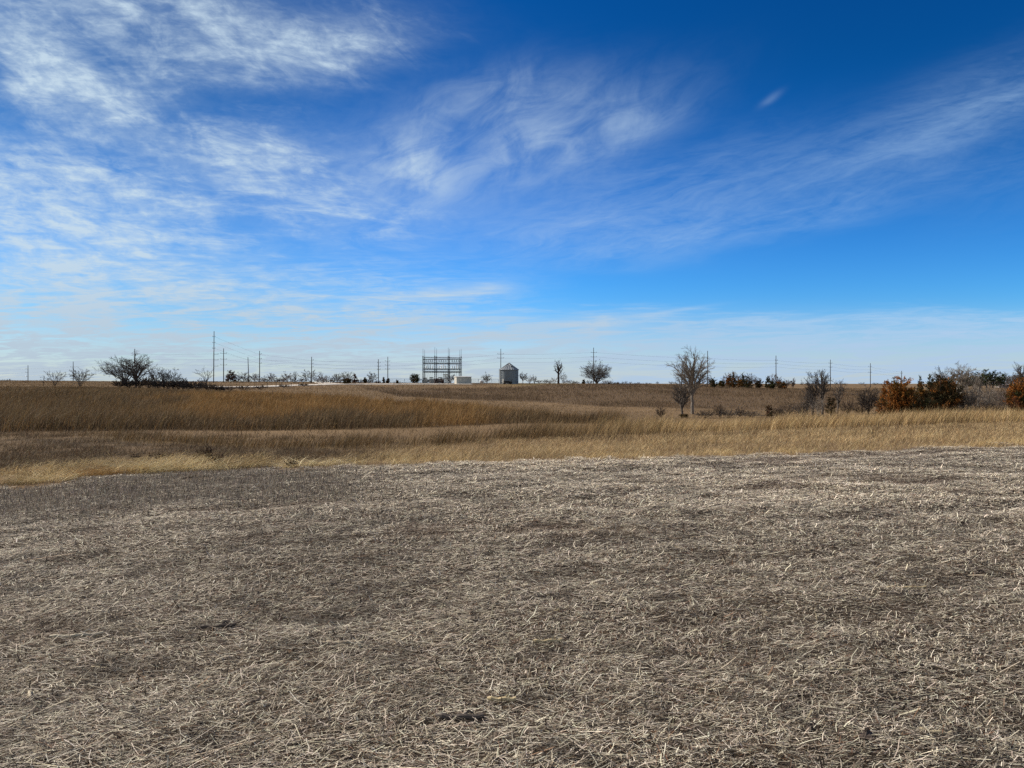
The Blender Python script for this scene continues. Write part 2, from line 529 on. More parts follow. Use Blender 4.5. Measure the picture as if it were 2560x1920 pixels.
def ribbons(name, X, Y, Z, L, yaw, rise, lean, bend, width, col, k, mat, blunt=False, roll=None, curl=None):
    """n flat curved leaves: L length, rise = part of the length going up, lean/bend = sideways run"""
    n = len(X)
    T = np.linspace(0, 1, k + 1)
    dxh, dyh = np.cos(yaw), np.sin(yaw)
    if roll is None:
        roll = rng.uniform(0, 2 * np.pi, n)
    wx, wy = np.cos(roll), np.sin(roll)
    P = []
    for i, t in enumerate(T):
        run = L * (lean * t + bend * t * t)
        up = L * rise * (t - 0.42 * np.minimum(bend, 1.6) * t * t)
        sd = 0.0 if curl is None else curl * L * (t * t - 0.35 * t)
        P.append((X + dxh * run - dyh * sd, Y + dyh * run + dxh * sd, Z + up))
    verts, nv = [], 0
    sections = k + 1 if blunt else k
    for i in range(sections):
        t = T[i]
        w = width * (1.0 if blunt else (1 - t ** 1.6)) * 0.5
        x, y, z = P[i]
        verts.append(np.stack([x - wx * w, y - wy * w, z], 1)); verts.append(np.stack([x + wx * w, y + wy * w, z], 1))
    if not blunt:
        verts.append(np.stack(P[-1], 1))
    m = len(verts)
    V = np.stack(verts, 1).reshape(-1, 3)
    b = (np.arange(n) * m)[:, None]
    fl, lt = [], []
    nq = sections - 1
    blocks, tot = [], []
    for i in range(nq):
        blocks.append(b + np.array([2 * i, 2 * i + 1, 2 * i + 3, 2 * i + 2])); tot.append(4)
    if not blunt:
        blocks.append(b + np.array([m - 3, m - 2, m - 1])); tot.append(3)
    F_ = np.concatenate(blocks, 1).ravel()
    LT = np.tile(np.array(tot), n)
    C = np.repeat(col, m, axis=0)
    return mesh_np(name, V, F_, LT, mat, C)


def pal(n, cols, w, jit=0.15):
    cols = np.array(cols); i = rng.choice(len(cols), n, p=np.array(w) / sum(w))
    return cols[i] * rng.uniform(1 - jit, 1 + jit, (n, 1)) * rng.uniform(0.95, 1.05, (n, 3))


# ---- crop residue lying on the field
def stub_zone(u, d):
    far = d / lim(B_EDGE, u)
    return sm(far, 0.64, 0.76) * (1 - sm(far, 0.985, 1.0)) * (1 - sm(u + 500 * (far - 0.9), 560, 1050))


def residue(n, d0, d1, p):
    X, Y = scat(n, d0, d1, p, -170, 2730)
    # the field on either side of the view and underfoot, a little sparser
    m_ = 420000
    Yo = rng.uniform(-1.5, 17, m_); off_ = rng.random(m_) ** 1.6 * 5.0
    Xo = np.where(rng.random(m_) < .5, -1, 1) * (np.maximum(Yo, 0) * .752 + off_)
    ok = rng.random(m_) < np.clip(6 / np.hypot(Xo, Yo), .25, 1)
    under = rng.uniform(-2.5, 2.5, (60000, 2)); under[:, 1] = rng.uniform(-1, d0, 60000)
    under = under[np.abs(under[:, 0]) < np.maximum(under[:, 1], 0) * .752]
    Xo, Yo, ok = np.concatenate([Xo[ok], under[:, 0]]), np.concatenate([Yo[ok], under[:, 1]]), slice(None)
    X, Y = np.concatenate([X, Xo[ok]]), np.concatenate([Y, Yo[ok]])
    u, d, res, *_ = covers(X, Y)
    d = np.maximum(d, np.hypot(X, Y) * .8)
    track = row_bands(X, Y)
    keep = (res > rng.random(len(X)) * 0.8 + 0.1) & (rng.random(len(X)) < (sm(track, 0.34, 0.54) * 0.50 + 0.50) * (1 - .28 * stub_zone(u, d)))
    X, Y, d, track, u = X[keep], Y[keep], d[keep], track[keep], u[keep]
    n = len(X)
    big = fbm(X * 0.9, Y * 0.9, 15, 3)
    L = rng.lognormal(math.log(0.042), 0.45, n) * np.clip(d / 6, 1, 2.4) ** 0.40
    yaw = np.where(rng.random(n) < 0.5, rng.normal(ROW_A, 0.6, n), rng.uniform(0, 2 * np.pi, n)) + np.where(rng.random(n) < .5, np.pi, 0)
    yaw = yaw + (fbm(X * 1.7, Y * 1.7, 88, 2) - 0.5) * 2.6
    stand = rng.random(n) < 0.035 * np.clip(6 / d, .2, 1)
    rise = np.where(stand, rng.uniform(0.3, 0.8, n), rng.normal(0.06, 0.15, n) * np.clip(7 / d, .35, 1))
    lean = np.where(stand, rng.uniform(0.1, 0.6, n), 0.95)
    bend = rng.uniform(-0.15, 0.5, n)
    W = rng.uniform(0.0016, 0.0040, n) * np.clip(d / 4.2, 1, 3.6)
    Z = ground(X, Y) + rng.uniform(0.002, 0.034, n) + 0.022 * sm(big, 0.5, 0.8) + 0.02 * sm(track, .4, .6)
    c = pal(n, [(0.86, 0.775, 0.60), (0.60, 0.525, 0.395), (0.36, 0.300, 0.222), (0.17, 0.135, 0.098), (0.060, 0.047, 0.036), (0.28, 0.16, 0.092)],
            [0.17, 0.23, 0.24, 0.18, 0.13, 0.05])
    tone = fbm(X * 0.45, Y * 0.45, 99, 3)
    c *= ((0.66 + 0.40 * tone + 0.22 * (sm(track, .36, .58) - .5)) * (0.82 + 0.24 * sm(d, 5, 13)) * (0.93 + .14 * sm(u, 300, 2000)) * (1 - 0.22 * stub_zone(u, d)))[:, None]
    c *= ((c.mean(1) / .30) ** .26)[:, None]
    pock = sm(fbm(X * 4.5, Y * 6.0, 131, 2), .64, .76)
    c *= (1 - .5 * pock)[:, None] * np.array([.985, 1.0, 1.02])
    c = blend(c, (0.40 * sm(fbm(X * 0.33, Y * 0.6, 123, 3), 0.50, 0.68) * (1 - sm(track, .45, .6)), (0.17, 0.105, 0.068)))
    roll = yaw + np.pi / 2 + rng.normal(0, 0.25, n)
    # lay the leaf flat: the run is along yaw, so its width lies across it on the ground
    return ribbons("crop_residue", X, Y, Z, L, yaw, rise, lean, bend, W, c, 2, M_STRAW, True, roll, rng.normal(0, .22, n))


o = residue(760000, 2.5, 24, 1.0)
tag(o, "chopped grey straw and leaf litter covering the harvested field", "crop residue", kind="stuff")

# ---- short standing stubble, left part of the field
X, Y = scat(110000, 8.0, 16.5, 0.6, -560, 1300)
u, d, res, *_ = covers(X, Y)
far = np.clip((d / lim(B_EDGE, u)), 0, 1)
pr = stub_zone(u, d) + 0.04
k_ = (rng.random(len(X)) < pr) & (res > 0.5)
X, Y = X[k_], Y[k_]; n = len(X)
c = pal(n, [(0.31, 0.262, 0.205), (0.22, 0.182, 0.14), (0.44, 0.38, 0.30), (0.12, 0.096, 0.075)], [0.35, 0.35, 0.18, 0.12])
o = ribbons("standing_stubble", X, Y, ground(X, Y), rng.uniform(0.04, 0.12, n), rng.uniform(0, 6.28, n), 1.0, rng.uniform(0, 0.35, n), 0.05, rng.uniform(0.004, 0.009, n), c, 1, M_STRAW, True)
tag(o, "short grey upright stubble left standing near the field edge", "stubble", kind="stuff")

# scattered single stalks stubs over the near field
X, Y = scat(4200, 2.6, 16, 0.9)
u, d, res, *_ = covers(X, Y)
X, Y = X[res > .5], Y[res > .5]; n = len(X)
c = pal(n, [(0.10, 0.075, 0.055), (0.17, 0.13, 0.095), (0.22, 0.18, 0.13)], [0.5, 0.3, 0.2])
o = ribbons("stalk_stubs", X, Y, ground(X, Y), rng.uniform(0.03, 0.085, n), rng.uniform(0, 6.28, n), 1.0, rng.uniform(0, 0.5, n), 0.1, rng.uniform(0.006, 0.011, n), c, 1, M_STRAW, True)
tag(o, "short dark cut stalks poking out of the straw litter", "stubble", kind="stuff")

# larger flat bits of husk and stalk among the straw
X, Y = scat(420, 2.7, 17, 1.0)
u, d, res, *_ = covers(X, Y)
X, Y = X[res > .6], Y[res > .6]; n = len(X)
c = pal(n, [(0.62, 0.54, 0.40), (0.44, 0.36, 0.24), (0.30, 0.20, 0.12), (0.10, 0.075, 0.055)], [.32, .28, .18, .22])
o = ribbons("stalk_fragments", X, Y, ground(X, Y) + .040, rng.lognormal(math.log(.10), .45, n), rng.normal(ROW_A, .9, n), rng.uniform(-.05, .22, n), .95, rng.uniform(-.1, .25, n), rng.uniform(.006, .013, n), c, 2, M_STRAW, True, None, rng.normal(0, .12, n))
tag(o, "larger pale and brown stalk and husk fragments strewn over the straw", "crop residue", kind="stuff")

# ---- grass verge along the field edge, golden to the right, matted and pale in heaps to the left
X, Y = scat(340000, 11.5, 50, 1.25)
u, d, res, strip, hill, brush = covers(X, Y)
beyond = d - lim(B_EDGE, u)
right = sm(u + (fbm(X * .2, Y * .2, 8, 2) - .5) * 300, 700, 1100)
heapn = fbm(X * 0.55, Y * 0.8, 5, 3)
heap = (1 - right) * (1 - sm(beyond, 2.2, 6.5)) * sm(beyond, -0.2, 0.4) * sm(heapn, 0.40, 0.58)
edge_line = sm(beyond, -0.2, 0.1) * (1 - sm(beyond, 0.6, 1.5))
pr = np.clip(right * (0.35 + 0.65 * sm(fbm(X * 1.1, Y * 1.1, 44, 4), .36, .56)) + heap * .36 + (1 - right) * 0.34, 0, 1) * np.maximum(1 - res, 0.30 * sm(beyond, -2.0, -.2) * (fbm(X * 2, Y * 2, 27, 2) > .5)) * (1 - strip) * (d < lim(B_S0, u) + 4)
k_ = rng.random(len(X)) < pr
X, Y, u, d, beyond, right, heap, edge_line = [q[k_] for q in (X, Y, u, d, beyond, right, heap, edge_line)]
n = len(X)
c = pal(n, [(0.46, 0.345, 0.185), (0.37, 0.27, 0.14), (0.27, 0.185, 0.09), (0.56, 0.45, 0.27), (0.17, 0.118, 0.062), (0.33, 0.19, 0.08)], [0.28, 0.25, 0.17, 0.13, 0.12, .05])
mat_c = pal(n, [(0.165, 0.118, 0.068), (0.105, 0.075, 0.045), (0.25, 0.185, 0.105), (0.17, 0.092, 0.040)], [0.4, 0.3, 0.2, 0.1])
heap_c = pal(n, [(0.60, 0.47, 0.24), (0.50, 0.37, 0.17), (0.38, 0.25, 0.09), (0.68, 0.56, 0.33)], [0.4, 0.3, 0.15, 0.15])
c = blend(c, ((1 - right) * (1 - np.clip(heap * 1.6, 0, 1)), mat_c), (np.clip(heap * 0.7, 0, 1), heap_c), (edge_line * right * 0.6, heap_c))
pt_ = fbm(X * 1.1, Y * 1.1, 44, 4)
c *= (0.45 + 1.1 * pt_)[:, None]
L = rng.uniform(0.10, 0.34, n) * (1 + 0.5 * heap) * (0.70 + 0.35 * right) * (0.45 + 1.1 * fbm(X * .8, Y * .8, 45, 3))
bend = rng.uniform(0.2, 0.9, n) + heap * rng.uniform(0.4, 1.0, n)
yaw = rng.normal(0.15, 1.0, n) + np.where(rng.random(n) < 0.25, np.pi, 0)
W = 0.0045 * np.clip(d / 12, 1, 4) * rng.uniform(0.7, 1.4, n)
o = ribbons("verge_grass", X, Y, ground(X, Y) + heap * rng.uniform(0, 0.22, n), L, yaw, rng.uniform(0.45, 0.95, n), rng.uniform(0.05, 0.5, n), bend, W, c, 3, M_BLADE)
tag(o, "golden and straw coloured flattened grass bordering the harvested field", "grass", kind="stuff")

# ---- lodged heaps of pale grass on the field edge, left part
hx_, hy_, hs_, hc_, hd_ = [], [], [], [], []
for (u, off, size, tone) in ((15, .6, .5, 1), (70, .5, .45, 0), (112, .9, .75, 0), (150, .5, .65, 2), (172, .9, .5, 1), (218, .5, .6, 3), (243, .9, .85, 3), (266, .7, .7, 3), (287, 1.2, .8, 1), (310, 1.9, .7, 1),
                             (330, .9, .9, 0), (352, 1.2, 1.0, 2), (378, 1.0, 1.05, 2), (402, 1.2, 1.05, 0), (428, 1.0, 1.0, 2), (452, .8, .7, 0), (503, 1.2, .75, 1), (524, .8, .85, 2), (586, 1.0, .85, 1), (600, .9, .5, 0), (648, 1.1, .45, 1),
                             (722, .7, .55, 2), (748, .6, .6, 2), (786, .9, .4, 1), (812, .6, .6, 2), (880, .5, .45, 2), (1000, .4, .35, 2), (335, 2.7, .7, 1), (95, 2.3, .5, 1), (190, 2.0, .45, 1), (425, 2.6, .5, 1), (560, 2.4, .45, 1), (40, 2.8, .45, 3), (690, 2.0, .4, 1)):
    d_ = float(np.interp(u, BU, B_EDGE)) + off
    m_ = int(300 * size)
    an = rng.uniform(0, 2 * np.pi, m_); rr_ = np.sqrt(rng.random(m_)) * .42 * size
    hx_.append((u - 1280) / F * d_ + np.cos(an) * rr_ * 1.5); hy_.append(d_ + np.sin(an) * rr_)
    hs_.append(np.full(m_, size)); hc_.append(np.full(m_, tone)); hd_.append(np.full(m_, rng.uniform(-.5, .9)) + rng.normal(0, .8, m_) + np.where(rng.random(m_) < .3, np.pi, 0))
X, Y, S_, T_, YW = map(np.concatenate, (hx_, hy_, hs_, hc_, hd_)); n = len(X)
pt = [pal(n, [(0.66, 0.53, 0.28), (0.54, 0.41, 0.19), (0.40, 0.28, 0.115), (0.74, 0.62, 0.38)], [.4, .3, .15, .15]), pal(n, [(0.36, 0.27, 0.14), (0.26, 0.19, 0.095), (0.46, 0.35, 0.18)], [.4, .4, .2]),
      pal(n, [(0.76, 0.66, 0.42), (0.64, 0.53, 0.30), (0.5, 0.38, 0.19)], [.5, .35, .15]), pal(n, [(0.40, 0.235, 0.075), (0.30, 0.17, 0.055), (0.5, 0.33, 0.13)], [.45, .35, .2])]
c = np.choose(T_[:, None].astype(int), pt) * (0.55 + 0.9 * fbm(X * 1.6, Y * 1.6, 301, 3))[:, None]
o = ribbons("lodged_grass", X, Y, ground(X, Y) - .02, rng.uniform(.30, .85, n) * (.35 + .5 * S_), YW, rng.uniform(.25, .75, n), rng.uniform(.05, .55, n), rng.uniform(.4, 1.5, n), rng.uniform(.008, .018, n), c, 4, M_BLADE)
tag(o, "pale flattened heaps of long grass along the left field edge", "grass", kind="stuff")
# dark tufts in the matted ground behind the heaps
X, Y = scat(150000, 13.5, 36, 1.2, -560, 1150)
u, d, res, strip, *_ = covers(X, Y)
tn = fbm(X * .9, Y * .9, 222, 3)
k_ = (res < .3) & (strip < .3) & (d - lim(B_EDGE, u) > 1.4) & (rng.random(len(X)) < sm(tn, .46, .60)) & (rng.random(len(X)) > sm(u, 750, 1150))
X, Y = X[k_], Y[k_]; n = len(X)
c = pal(n, [(0.10, 0.072, 0.045), (0.060, 0.044, 0.031), (0.16, 0.12, 0.072), (0.135, 0.070, 0.032), (0.27, 0.21, 0.125)], [.35, .27, .15, .1, .13])
o = ribbons("dark_grass_tufts", X, Y, ground(X, Y), rng.uniform(.10, .34, n), rng.normal(.2, 1.2, n), rng.uniform(.6, 1, n), rng.uniform(0, .4, n), rng.uniform(.1, .9, n), rng.uniform(.008, .018, n), c, 2, M_BLADE)
tag(o, "dark brown tufts of grass in the matted ground left", "grass", kind="stuff")

# ---- strip of tall bluestem
X, Y = scat(230000, 26, 66, 1.0)
u, d, res, strip, *_ = covers(X, Y)
cl_ = fbm(X * .7, Y * .7, 71, 3)
k_ = rng.random(len(X)) < strip * (0.18 + 0.82 * sm(cl_, .34, .58))
X, Y, u, d = X[k_], Y[k_], u[k_], d[k_]; n = len(X)
gold = sm(u + (fbm(X * .15, Y * .15, 72, 3) - .5) * 700, 1150, 1800)
c1 = pal(n, [(0.165, 0.112, 0.055), (0.11, 0.076, 0.040), (0.21, 0.125, 0.048), (0.14, 0.105, 0.066)], [0.35, 0.3, 0.2, 0.15])
c2 = pal(n, [(0.40, 0.285, 0.140), (0.30, 0.205, 0.094), (0.50, 0.38, 0.21), (0.22, 0.14, 0.062)], [0.35, 0.3, 0.2, 0.15])
c = blend(c1, (gold, c2)) * (0.62 + 0.76 * fbm(X * .6, Y * .6, 76, 3))[:, None]
L = rng.uniform(0.6, 1.25, n) * (0.42 + 1.05 * fbm(X * .7, Y * .7, 71, 3)) * np.interp(u, [300, 640, 1000, 1280, 1540, 1750], [.40, .46, .54, .64, .85, 1.08])
o = ribbons("tall_grass", X, Y, ground(X, Y), L, rng.normal(0.2, 0.8, n), 1.0, rng.uniform(0.0, 0.25, n) + .25 * fbm(X * .9, Y * .9, 78, 2), rng.uniform(0.05, 0.6, n), rng.uniform(0.010, 0.022, n) * np.clip(d / 38, 1, 2), c, 3, M_BLADE)
tag(o, "waist high strip of tawny bluestem grass across the middle", "grass", kind="stuff")

# ---- dark prairie slope on the left
X, Y = scat(420000, 34, 190, 1.35, -560, 1600)
u, d, res, strip, hill, brush = covers(X, Y)
k_ = rng.random(len(X)) < hill
X, Y, u, d = X[k_], Y[k_], u[k_], d[k_]; n = len(X)
on = 0.55 * fbm(X * 0.05, Y * 0.035, 91, 3) + 0.45 * fbm(X * 0.22, Y * 0.12, 94, 3)
zone = sm(u, 200, 700) * sm(d, 52, 72) * (1 - sm(d, 100, 150))
org = np.clip(sm(on + 0.24 * zone - 0.02, 0.50, 0.66) * sm(u, 100, 500) + (rng.random(n) < .08), 0, 1) * .78
c1 = pal(n, [(0.132, 0.090, 0.046), (0.092, 0.063, 0.035), (0.185, 0.130, 0.070), (0.068, 0.049, 0.030)], [0.35, 0.28, 0.22, 0.15])
c2 = pal(n, [(0.27, 0.150, 0.050), (0.21, 0.118, 0.042), (0.33, 0.205, 0.080), (0.14, 0.085, 0.04)], [0.35, 0.32, 0.2, .13])
tuft = fbm(X * .55, Y * .40, 92, 3)
c = blend(c1, (org, c2)) * (0.30 + 0.75 * tuft + 0.65 * fbm(X * .20, Y * .11, 95, 4))[:, None]
L = rng.uniform(0.35, 0.95, n) * (0.22 + 1.5 * sm(tuft, .25, .8)) * (1 - 0.62 * sm(d, 105, 150))
o = ribbons("prairie_grass", X, Y, ground(X, Y), L, rng.normal(0.3, 1.1, n), 1.0, rng.uniform(0, 0.3, n), rng.uniform(0.05, 0.7, n), rng.uniform(0.018, 0.04, n) * np.clip(d / 60, 1, 2.6), c, 2, M_BLADE)
tag(o, "dense dark brown prairie grass with rust patches on the slope", "grass", kind="stuff")

# ---- brushy dark weeds on the far slope
X, Y = scat(260000, 155, 370, 1.2, 820, 3120)
u, d, res, strip, hill, brush = covers(X, Y)
k_ = rng.random(len(X)) < brush * (0.35 + 0.65 * sm(fbm(X * .06, Y * .06, 13, 3), .35, .6))
X, Y, u, d = X[k_], Y[k_], u[k_], d[k_]; n = len(X)
c = pal(n, [(0.155, 0.108, 0.064), (0.115, 0.080, 0.050), (0.195, 0.138, 0.082), (0.15, 0.094, 0.055)], [0.35, 0.3, 0.2, 0.15]) * (0.78 + 0.44 * fbm(X * .08, Y * .08, 14, 3))[:, None]
o = ribbons("weed_field", X, Y, ground(X, Y), rng.uniform(0.4, 0.95, n) * (.35 + 1.3 * fbm(X * .25, Y * .2, 17, 3)), rng.uniform(0, 6.28, n), 1.0, rng.uniform(0, .3, n), rng.uniform(0, .5, n), rng.uniform(0.05, 0.10, n) * d / 200, c * (.6 + .8 * fbm(X * .2, Y * .12, 18, 3))[:, None], 1, M_BLADE)
tag(o, "brown knee high weeds covering the far hillside", "weeds", kind="stuff")

# ---- short tan grass: far field, lane and valley floor
X, Y = scat(240000, 33, 420, 1.45)
u, d, res, strip, hill, brush = covers(X, Y)
k_ = rng.random(len(X)) < (1 - res) * (1 - strip) * (1 - hill) * (1 - brush) * 0.8
X, Y, u, d = X[k_], Y[k_], u[k_], d[k_]; n = len(X)
c = ground_colour(X, Y) * rng.uniform(0.7, 1.45, (n, 1))
o = ribbons("short_grass", X, Y, ground(X, Y), rng.uniform(0.10, 0.26, n) * np.clip(d / 100, 1, 2), rng.uniform(0, 6.28, n), 1.0, rng.uniform(0, .5, n), rng.uniform(0, .8, n), rng.uniform(0.012, 0.03, n) * np.clip(d / 50, 1, 7), c, 1, M_BLADE)
tag(o, "short tan grass on the far field, lane and valley floor", "grass", kind="stuff")

# ---- thin dark weed stalks sprinkled through the grass
X, Y = scat(30000, 14, 70, 1.2)
u, d, res, strip, hill, brush = covers(X, Y)
k_ = (res < .3) & (rng.random(len(X)) < .10 + .5 * sm(fbm(X * .25, Y * .25, 401, 3), .5, .65))
X, Y, d = X[k_], Y[k_], d[k_]; n = len(X)
c = pal(n, [(0.085, 0.060, 0.040), (0.13, 0.085, 0.05), (0.20, 0.15, 0.10)], [.5, .3, .2])
o = ribbons("weed_stalks", X, Y, ground(X, Y), rng.uniform(.25, .7, n), rng.normal(.2, 1.5, n), 1.0, rng.uniform(0, .5, n), rng.uniform(0, .4, n), .006 * np.clip(d / 16, 1, 4), c, 2, M_BLADE)
tag(o, "thin dark dead weed stalks sprinkled through the pale grass", "weeds", kind="stuff")

# ------------------------------------------------------------------ object helpers
def place(u, depth):
    """ground point at a bearing and distance"""
    x = (u - 1280) / F * depth
    return x, depth, float(ground(np.array([x]), np.array([depth]))[0])


def top_h(v, depth, z):
    return CAMZ - depth * (v - 960) / F - z


def plain(name, col, rough=0.7, metal=0.0, spec=0.3, noise=0.25, scale=3.0, stretch=None, bump=0.0):
    m = bpy.data.materials.new(name); m.use_nodes = True
    t = NG(m.node_tree); p = m.node_tree.nodes['Principled BSDF']
    tcd = t.new('ShaderNodeTexCoord'); v = tcd.outputs['Object']
    if stretch:
        mp = t.new('ShaderNodeMapping'); mp.inputs['Scale'].default_value = stretch
        t.put(mp.inputs[0], v); v = mp.outputs[0]
    nz = t.noise(v, scale, 5, 0.6)
    f = t.add(1 - noise, t.mul(nz, 2 * noise))
    t.put(p.inputs['Base Color'], t.mixc(1.0, (*col, 1), t.vec(f, f, f), 'MULTIPLY'))
    p.inputs['Roughness'].default_value = rough; p.inputs['Metallic'].default_value = metal
    p.inputs['Specular IOR Level'].default_value = spec
    if bump:
        b = t.new('ShaderNodeBump'); b.inputs['Strength'].default_value = bump; b.inputs['Distance'].default_value = 0.03
        t.put(b.inputs['Height'], nz); t.put(p.inputs['Normal'], b.outputs[0])
    return m


class MB:
    """collects boxes, tubes and loose faces and links them as one mesh object"""
    def __init__(s): s.v, s.f, s.n, s.c = [], [], 0, []

    def addv(s, verts, faces, col=None):
        s.v.append(np.asarray(verts, float)); s.f += [tuple(int(i) + s.n for i in f) for f in faces]
        s.n += len(verts)
        s.c.append(np.tile(np.array(col if col is not None else (1, 1, 1), float), (len(verts), 1)))

    def box(s, c, d, rz=0.0, col=None):
        x, y, z = [q / 2 for q in d]
        P = np.array([(a * x, b * y, e * z) for e in (-1, 1) for a, b in ((-1, -1), (1, -1), (1, 1), (-1, 1))])
        cr, sr = math.cos(rz), math.sin(rz)
        P = np.stack([P[:, 0] * cr - P[:, 1] * sr, P[:, 0] * sr + P[:, 1] * cr, P[:, 2]], 1) + np.array(c)
        s.addv(P, [(3, 2, 1, 0), (4, 5, 6, 7), (0, 1, 5, 4), (1, 2, 6, 5), (2, 3, 7, 6), (3, 0, 4, 7)], col)

    def tube(s, pts, radii, sides=6, caps=True, col=None):
        pts = np.asarray(pts, float); n = len(pts)
        radii = np.broadcast_to(np.asarray(radii, float), (n,))
        tan = np.gradient(pts, axis=0); tan /= np.linalg.norm(tan, axis=1)[:, None] + 1e-9
        up = np.array([0, 0, 1.0]) if abs(tan[0][2]) < 0.9 else np.array([1.0, 0, 0])
        a = np.linspace(0, 2 * np.pi, sides, endpoint=False)
        V = []
        for i in range(n):
            e1 = np.cross(tan[i], up); e1 /= np.linalg.norm(e1) + 1e-9
            e2 = np.cross(e1, tan[i])
            V.append(pts[i] + radii[i] * (np.cos(a)[:, None] * e1 + np.sin(a)[:, None] * e2))
        Fs = []
        for i in range(n - 1):
            for k in range(sides):
                k2 = (k + 1) % sides
                Fs.append((i * sides + k, i * sides + k2, (i + 1) * sides + k2, (i + 1) * sides + k))
        if caps:
            Fs.append(tuple(range(sides - 1, -1, -1))); Fs.append(tuple((n - 1) * sides + k for k in range(sides)))
        s.addv(np.vstack(V), Fs, col)

    def lathe(s, prof, sides=32, center=(0, 0, 0), col=None):
        a = np.linspace(0, 2 * np.pi, sides, endpoint=False)
        V = np.vstack([np.stack([r * np.cos(a), r * np.sin(a), np.full(sides, z)], 1) for r, z in prof]) + np.array(center)
        Fs = [(i * sides + k, i * sides + (k + 1) % sides, (i + 1) * sides + (k + 1) % sides, (i + 1) * sides + k)
              for i in range(len(prof) - 1) for k in range(sides)]
        s.addv(V, Fs, col)

    def build(s, name, mat, parent=None, loc=None, smooth=False, tint=False):
        V = np.vstack(s.v)
        return mesh_np(name, V, [i for f in s.f for i in f], [len(f) for f in s.f], mat, np.vstack(s.c) if tint else None, parent, smooth, loc)


def empty(name, loc, rz=0.0, label=None, cat=None, group=None):
    o = bpy.data.objects.new(name, None); COL.objects.link(o)
    o.empty_display_size = 0.5
    o.location = loc; o.rotation_euler = (0, 0, rz)
    return tag(o, label, cat, group)


M_BARK = tint_mat("bark", 0.95, 0, 0.1, 0.25, 6.0)
M_TWIG = tint_mat("twigs", 0.95, 0.0, 0.1)
M_CEDAR = tint_mat("cedar_foliage", 0.85, 0.15, 0.15)
M_POLE = plain("pole_wood", (0.055, 0.046, 0.040), 0.9, 0, 0.1, 0.3, 2.0, (4, 4, 0.6))
M_WIRE = plain("wire", (0.05, 0.05, 0.055), 0.6, 0.3, 0.3)
M_STEEL = plain("galvanised_steel", (0.075, 0.092, 0.105), 0.55, 0.2, 0.4, 0.3, 1.5)
M_PORC = plain("insulator_porcelain", (0.06, 0.05, 0.05), 0.3, 0, 0.5)


# ------------------------------------------------------------------ bare trees
class Twigs:
    """many tapered tubes of one length class at a time, linked as one mesh"""
    def __init__(s): s.V, s.F, s.L, s.C, s.n = [], [], [], [], 0

    def add(s, P, Rd, sides, col):
        n, k, _ = P.shape
        T = np.gradient(P, axis=1); T /= np.linalg.norm(T, axis=2, keepdims=True) + 1e-9
        ref = np.where(np.abs(T[:, :1, 2:3]) < 0.85, np.array([0, 0, 1.0]), np.array([1.0, 0, 0]))
        e1 = np.cross(T, np.broadcast_to(ref, T.shape)); e1 /= np.linalg.norm(e1, axis=2, keepdims=True) + 1e-9
        e2 = np.cross(e1, T)
        a = np.linspace(0, 2 * np.pi, sides, endpoint=False)
        V = P[:, :, None, :] + Rd[:, :, None, None] * (np.cos(a)[None, None, :, None] * e1[:, :, None, :] + np.sin(a)[None, None, :, None] * e2[:, :, None, :])
        q = []
        for i in range(k - 1):
            for j in range(sides):
                j2 = (j + 1) % sides
                q.append((i * sides + j, i * sides + j2, (i + 1) * sides + j2, (i + 1) * sides + j))
        q = np.array(q)
        Fs = (np.arange(n) * k * sides)[:, None, None] + q[None] + s.n
        s.V.append(V.reshape(-1, 3)); s.F.append(Fs.reshape(-1, 4)); s.n += n * k * sides
        s.C.append(np.repeat(col, k * sides, axis=0))

    def build(s, name, mat, parent=None, loc=None):
        Fq = np.vstack(s.F)
        return mesh_np(name, np.vstack(s.V), Fq.ravel(), np.full(len(Fq), 4), mat, np.vstack(s.C), parent, False, loc)


def bez(p0, c, p1, k, rs, wob):
    t = np.linspace(0, 1, k)[None, :, None]
    P = (1 - t) ** 2 * p0[:, None] + 2 * t * (1 - t) * c[:, None] + t * t * p1[:, None]
    L = np.linalg.norm(p1 - p0, axis=1)
    w = rs.normal(0, wob, P.shape) * L[:, None, None] * np.sin(np.pi * np.minimum(t, .75) / 1.0)
    w[:, 0] = 0
    return P + w


def sprout(P, Rd, m, tmin, ln, rs, k, up=0.3, out=0.3, wild=0.7, ctr=(0, 0), wob=0.03, rr=0.6):
    """m side branches on each parent branch"""
    n, K, _ = P.shape
    t = tmin + (1 - tmin) * (np.arange(m)[None] + rs.uniform(0.1, 1.0, (n, m))) / m
    f = np.clip(t * (K - 1), 0, K - 1.001); i = f.astype(int); fr = (f - i)[..., None]
    ix = np.arange(n)[:, None]
    base = P[ix, i] * (1 - fr) + P[ix, i + 1] * fr
    tan = P[ix, i + 1] - P[ix, i]; tan /= np.linalg.norm(tan, axis=2, keepdims=True) + 1e-9
    L = np.linalg.norm(P[:, -1] - P[:, 0], axis=1)[:, None]
    rad = base.copy(); rad[..., 0] -= ctr[0]; rad[..., 1] -= ctr[1]; rad[..., 2] = 0
    rad /= np.linalg.norm(rad, axis=2, keepdims=True) + 1e-6
    d = tan * 0.75 + rs.normal(0, wild, base.shape) + rad * out + np.array([0, 0, up])
    d /= np.linalg.norm(d, axis=2, keepdims=True)
    ll = (L * ln * rs.uniform(0.65, 1.25, (n, m)) * (1.2 - 0.55 * t))[..., None]
    p1 = base + d * ll
    c = base + (tan * 0.55 + d * 0.45) * ll * 0.5
    r = (Rd[ix, i] * rr)
    base, c, p1 = base.reshape(-1, 3), c.reshape(-1, 3), p1.reshape(-1, 3)
    Q = bez(base, c, p1, k, rs, wob)
    Rq = r.reshape(-1, 1) * np.linspace(1, 0.45, k)[None]
    return Q, Rq


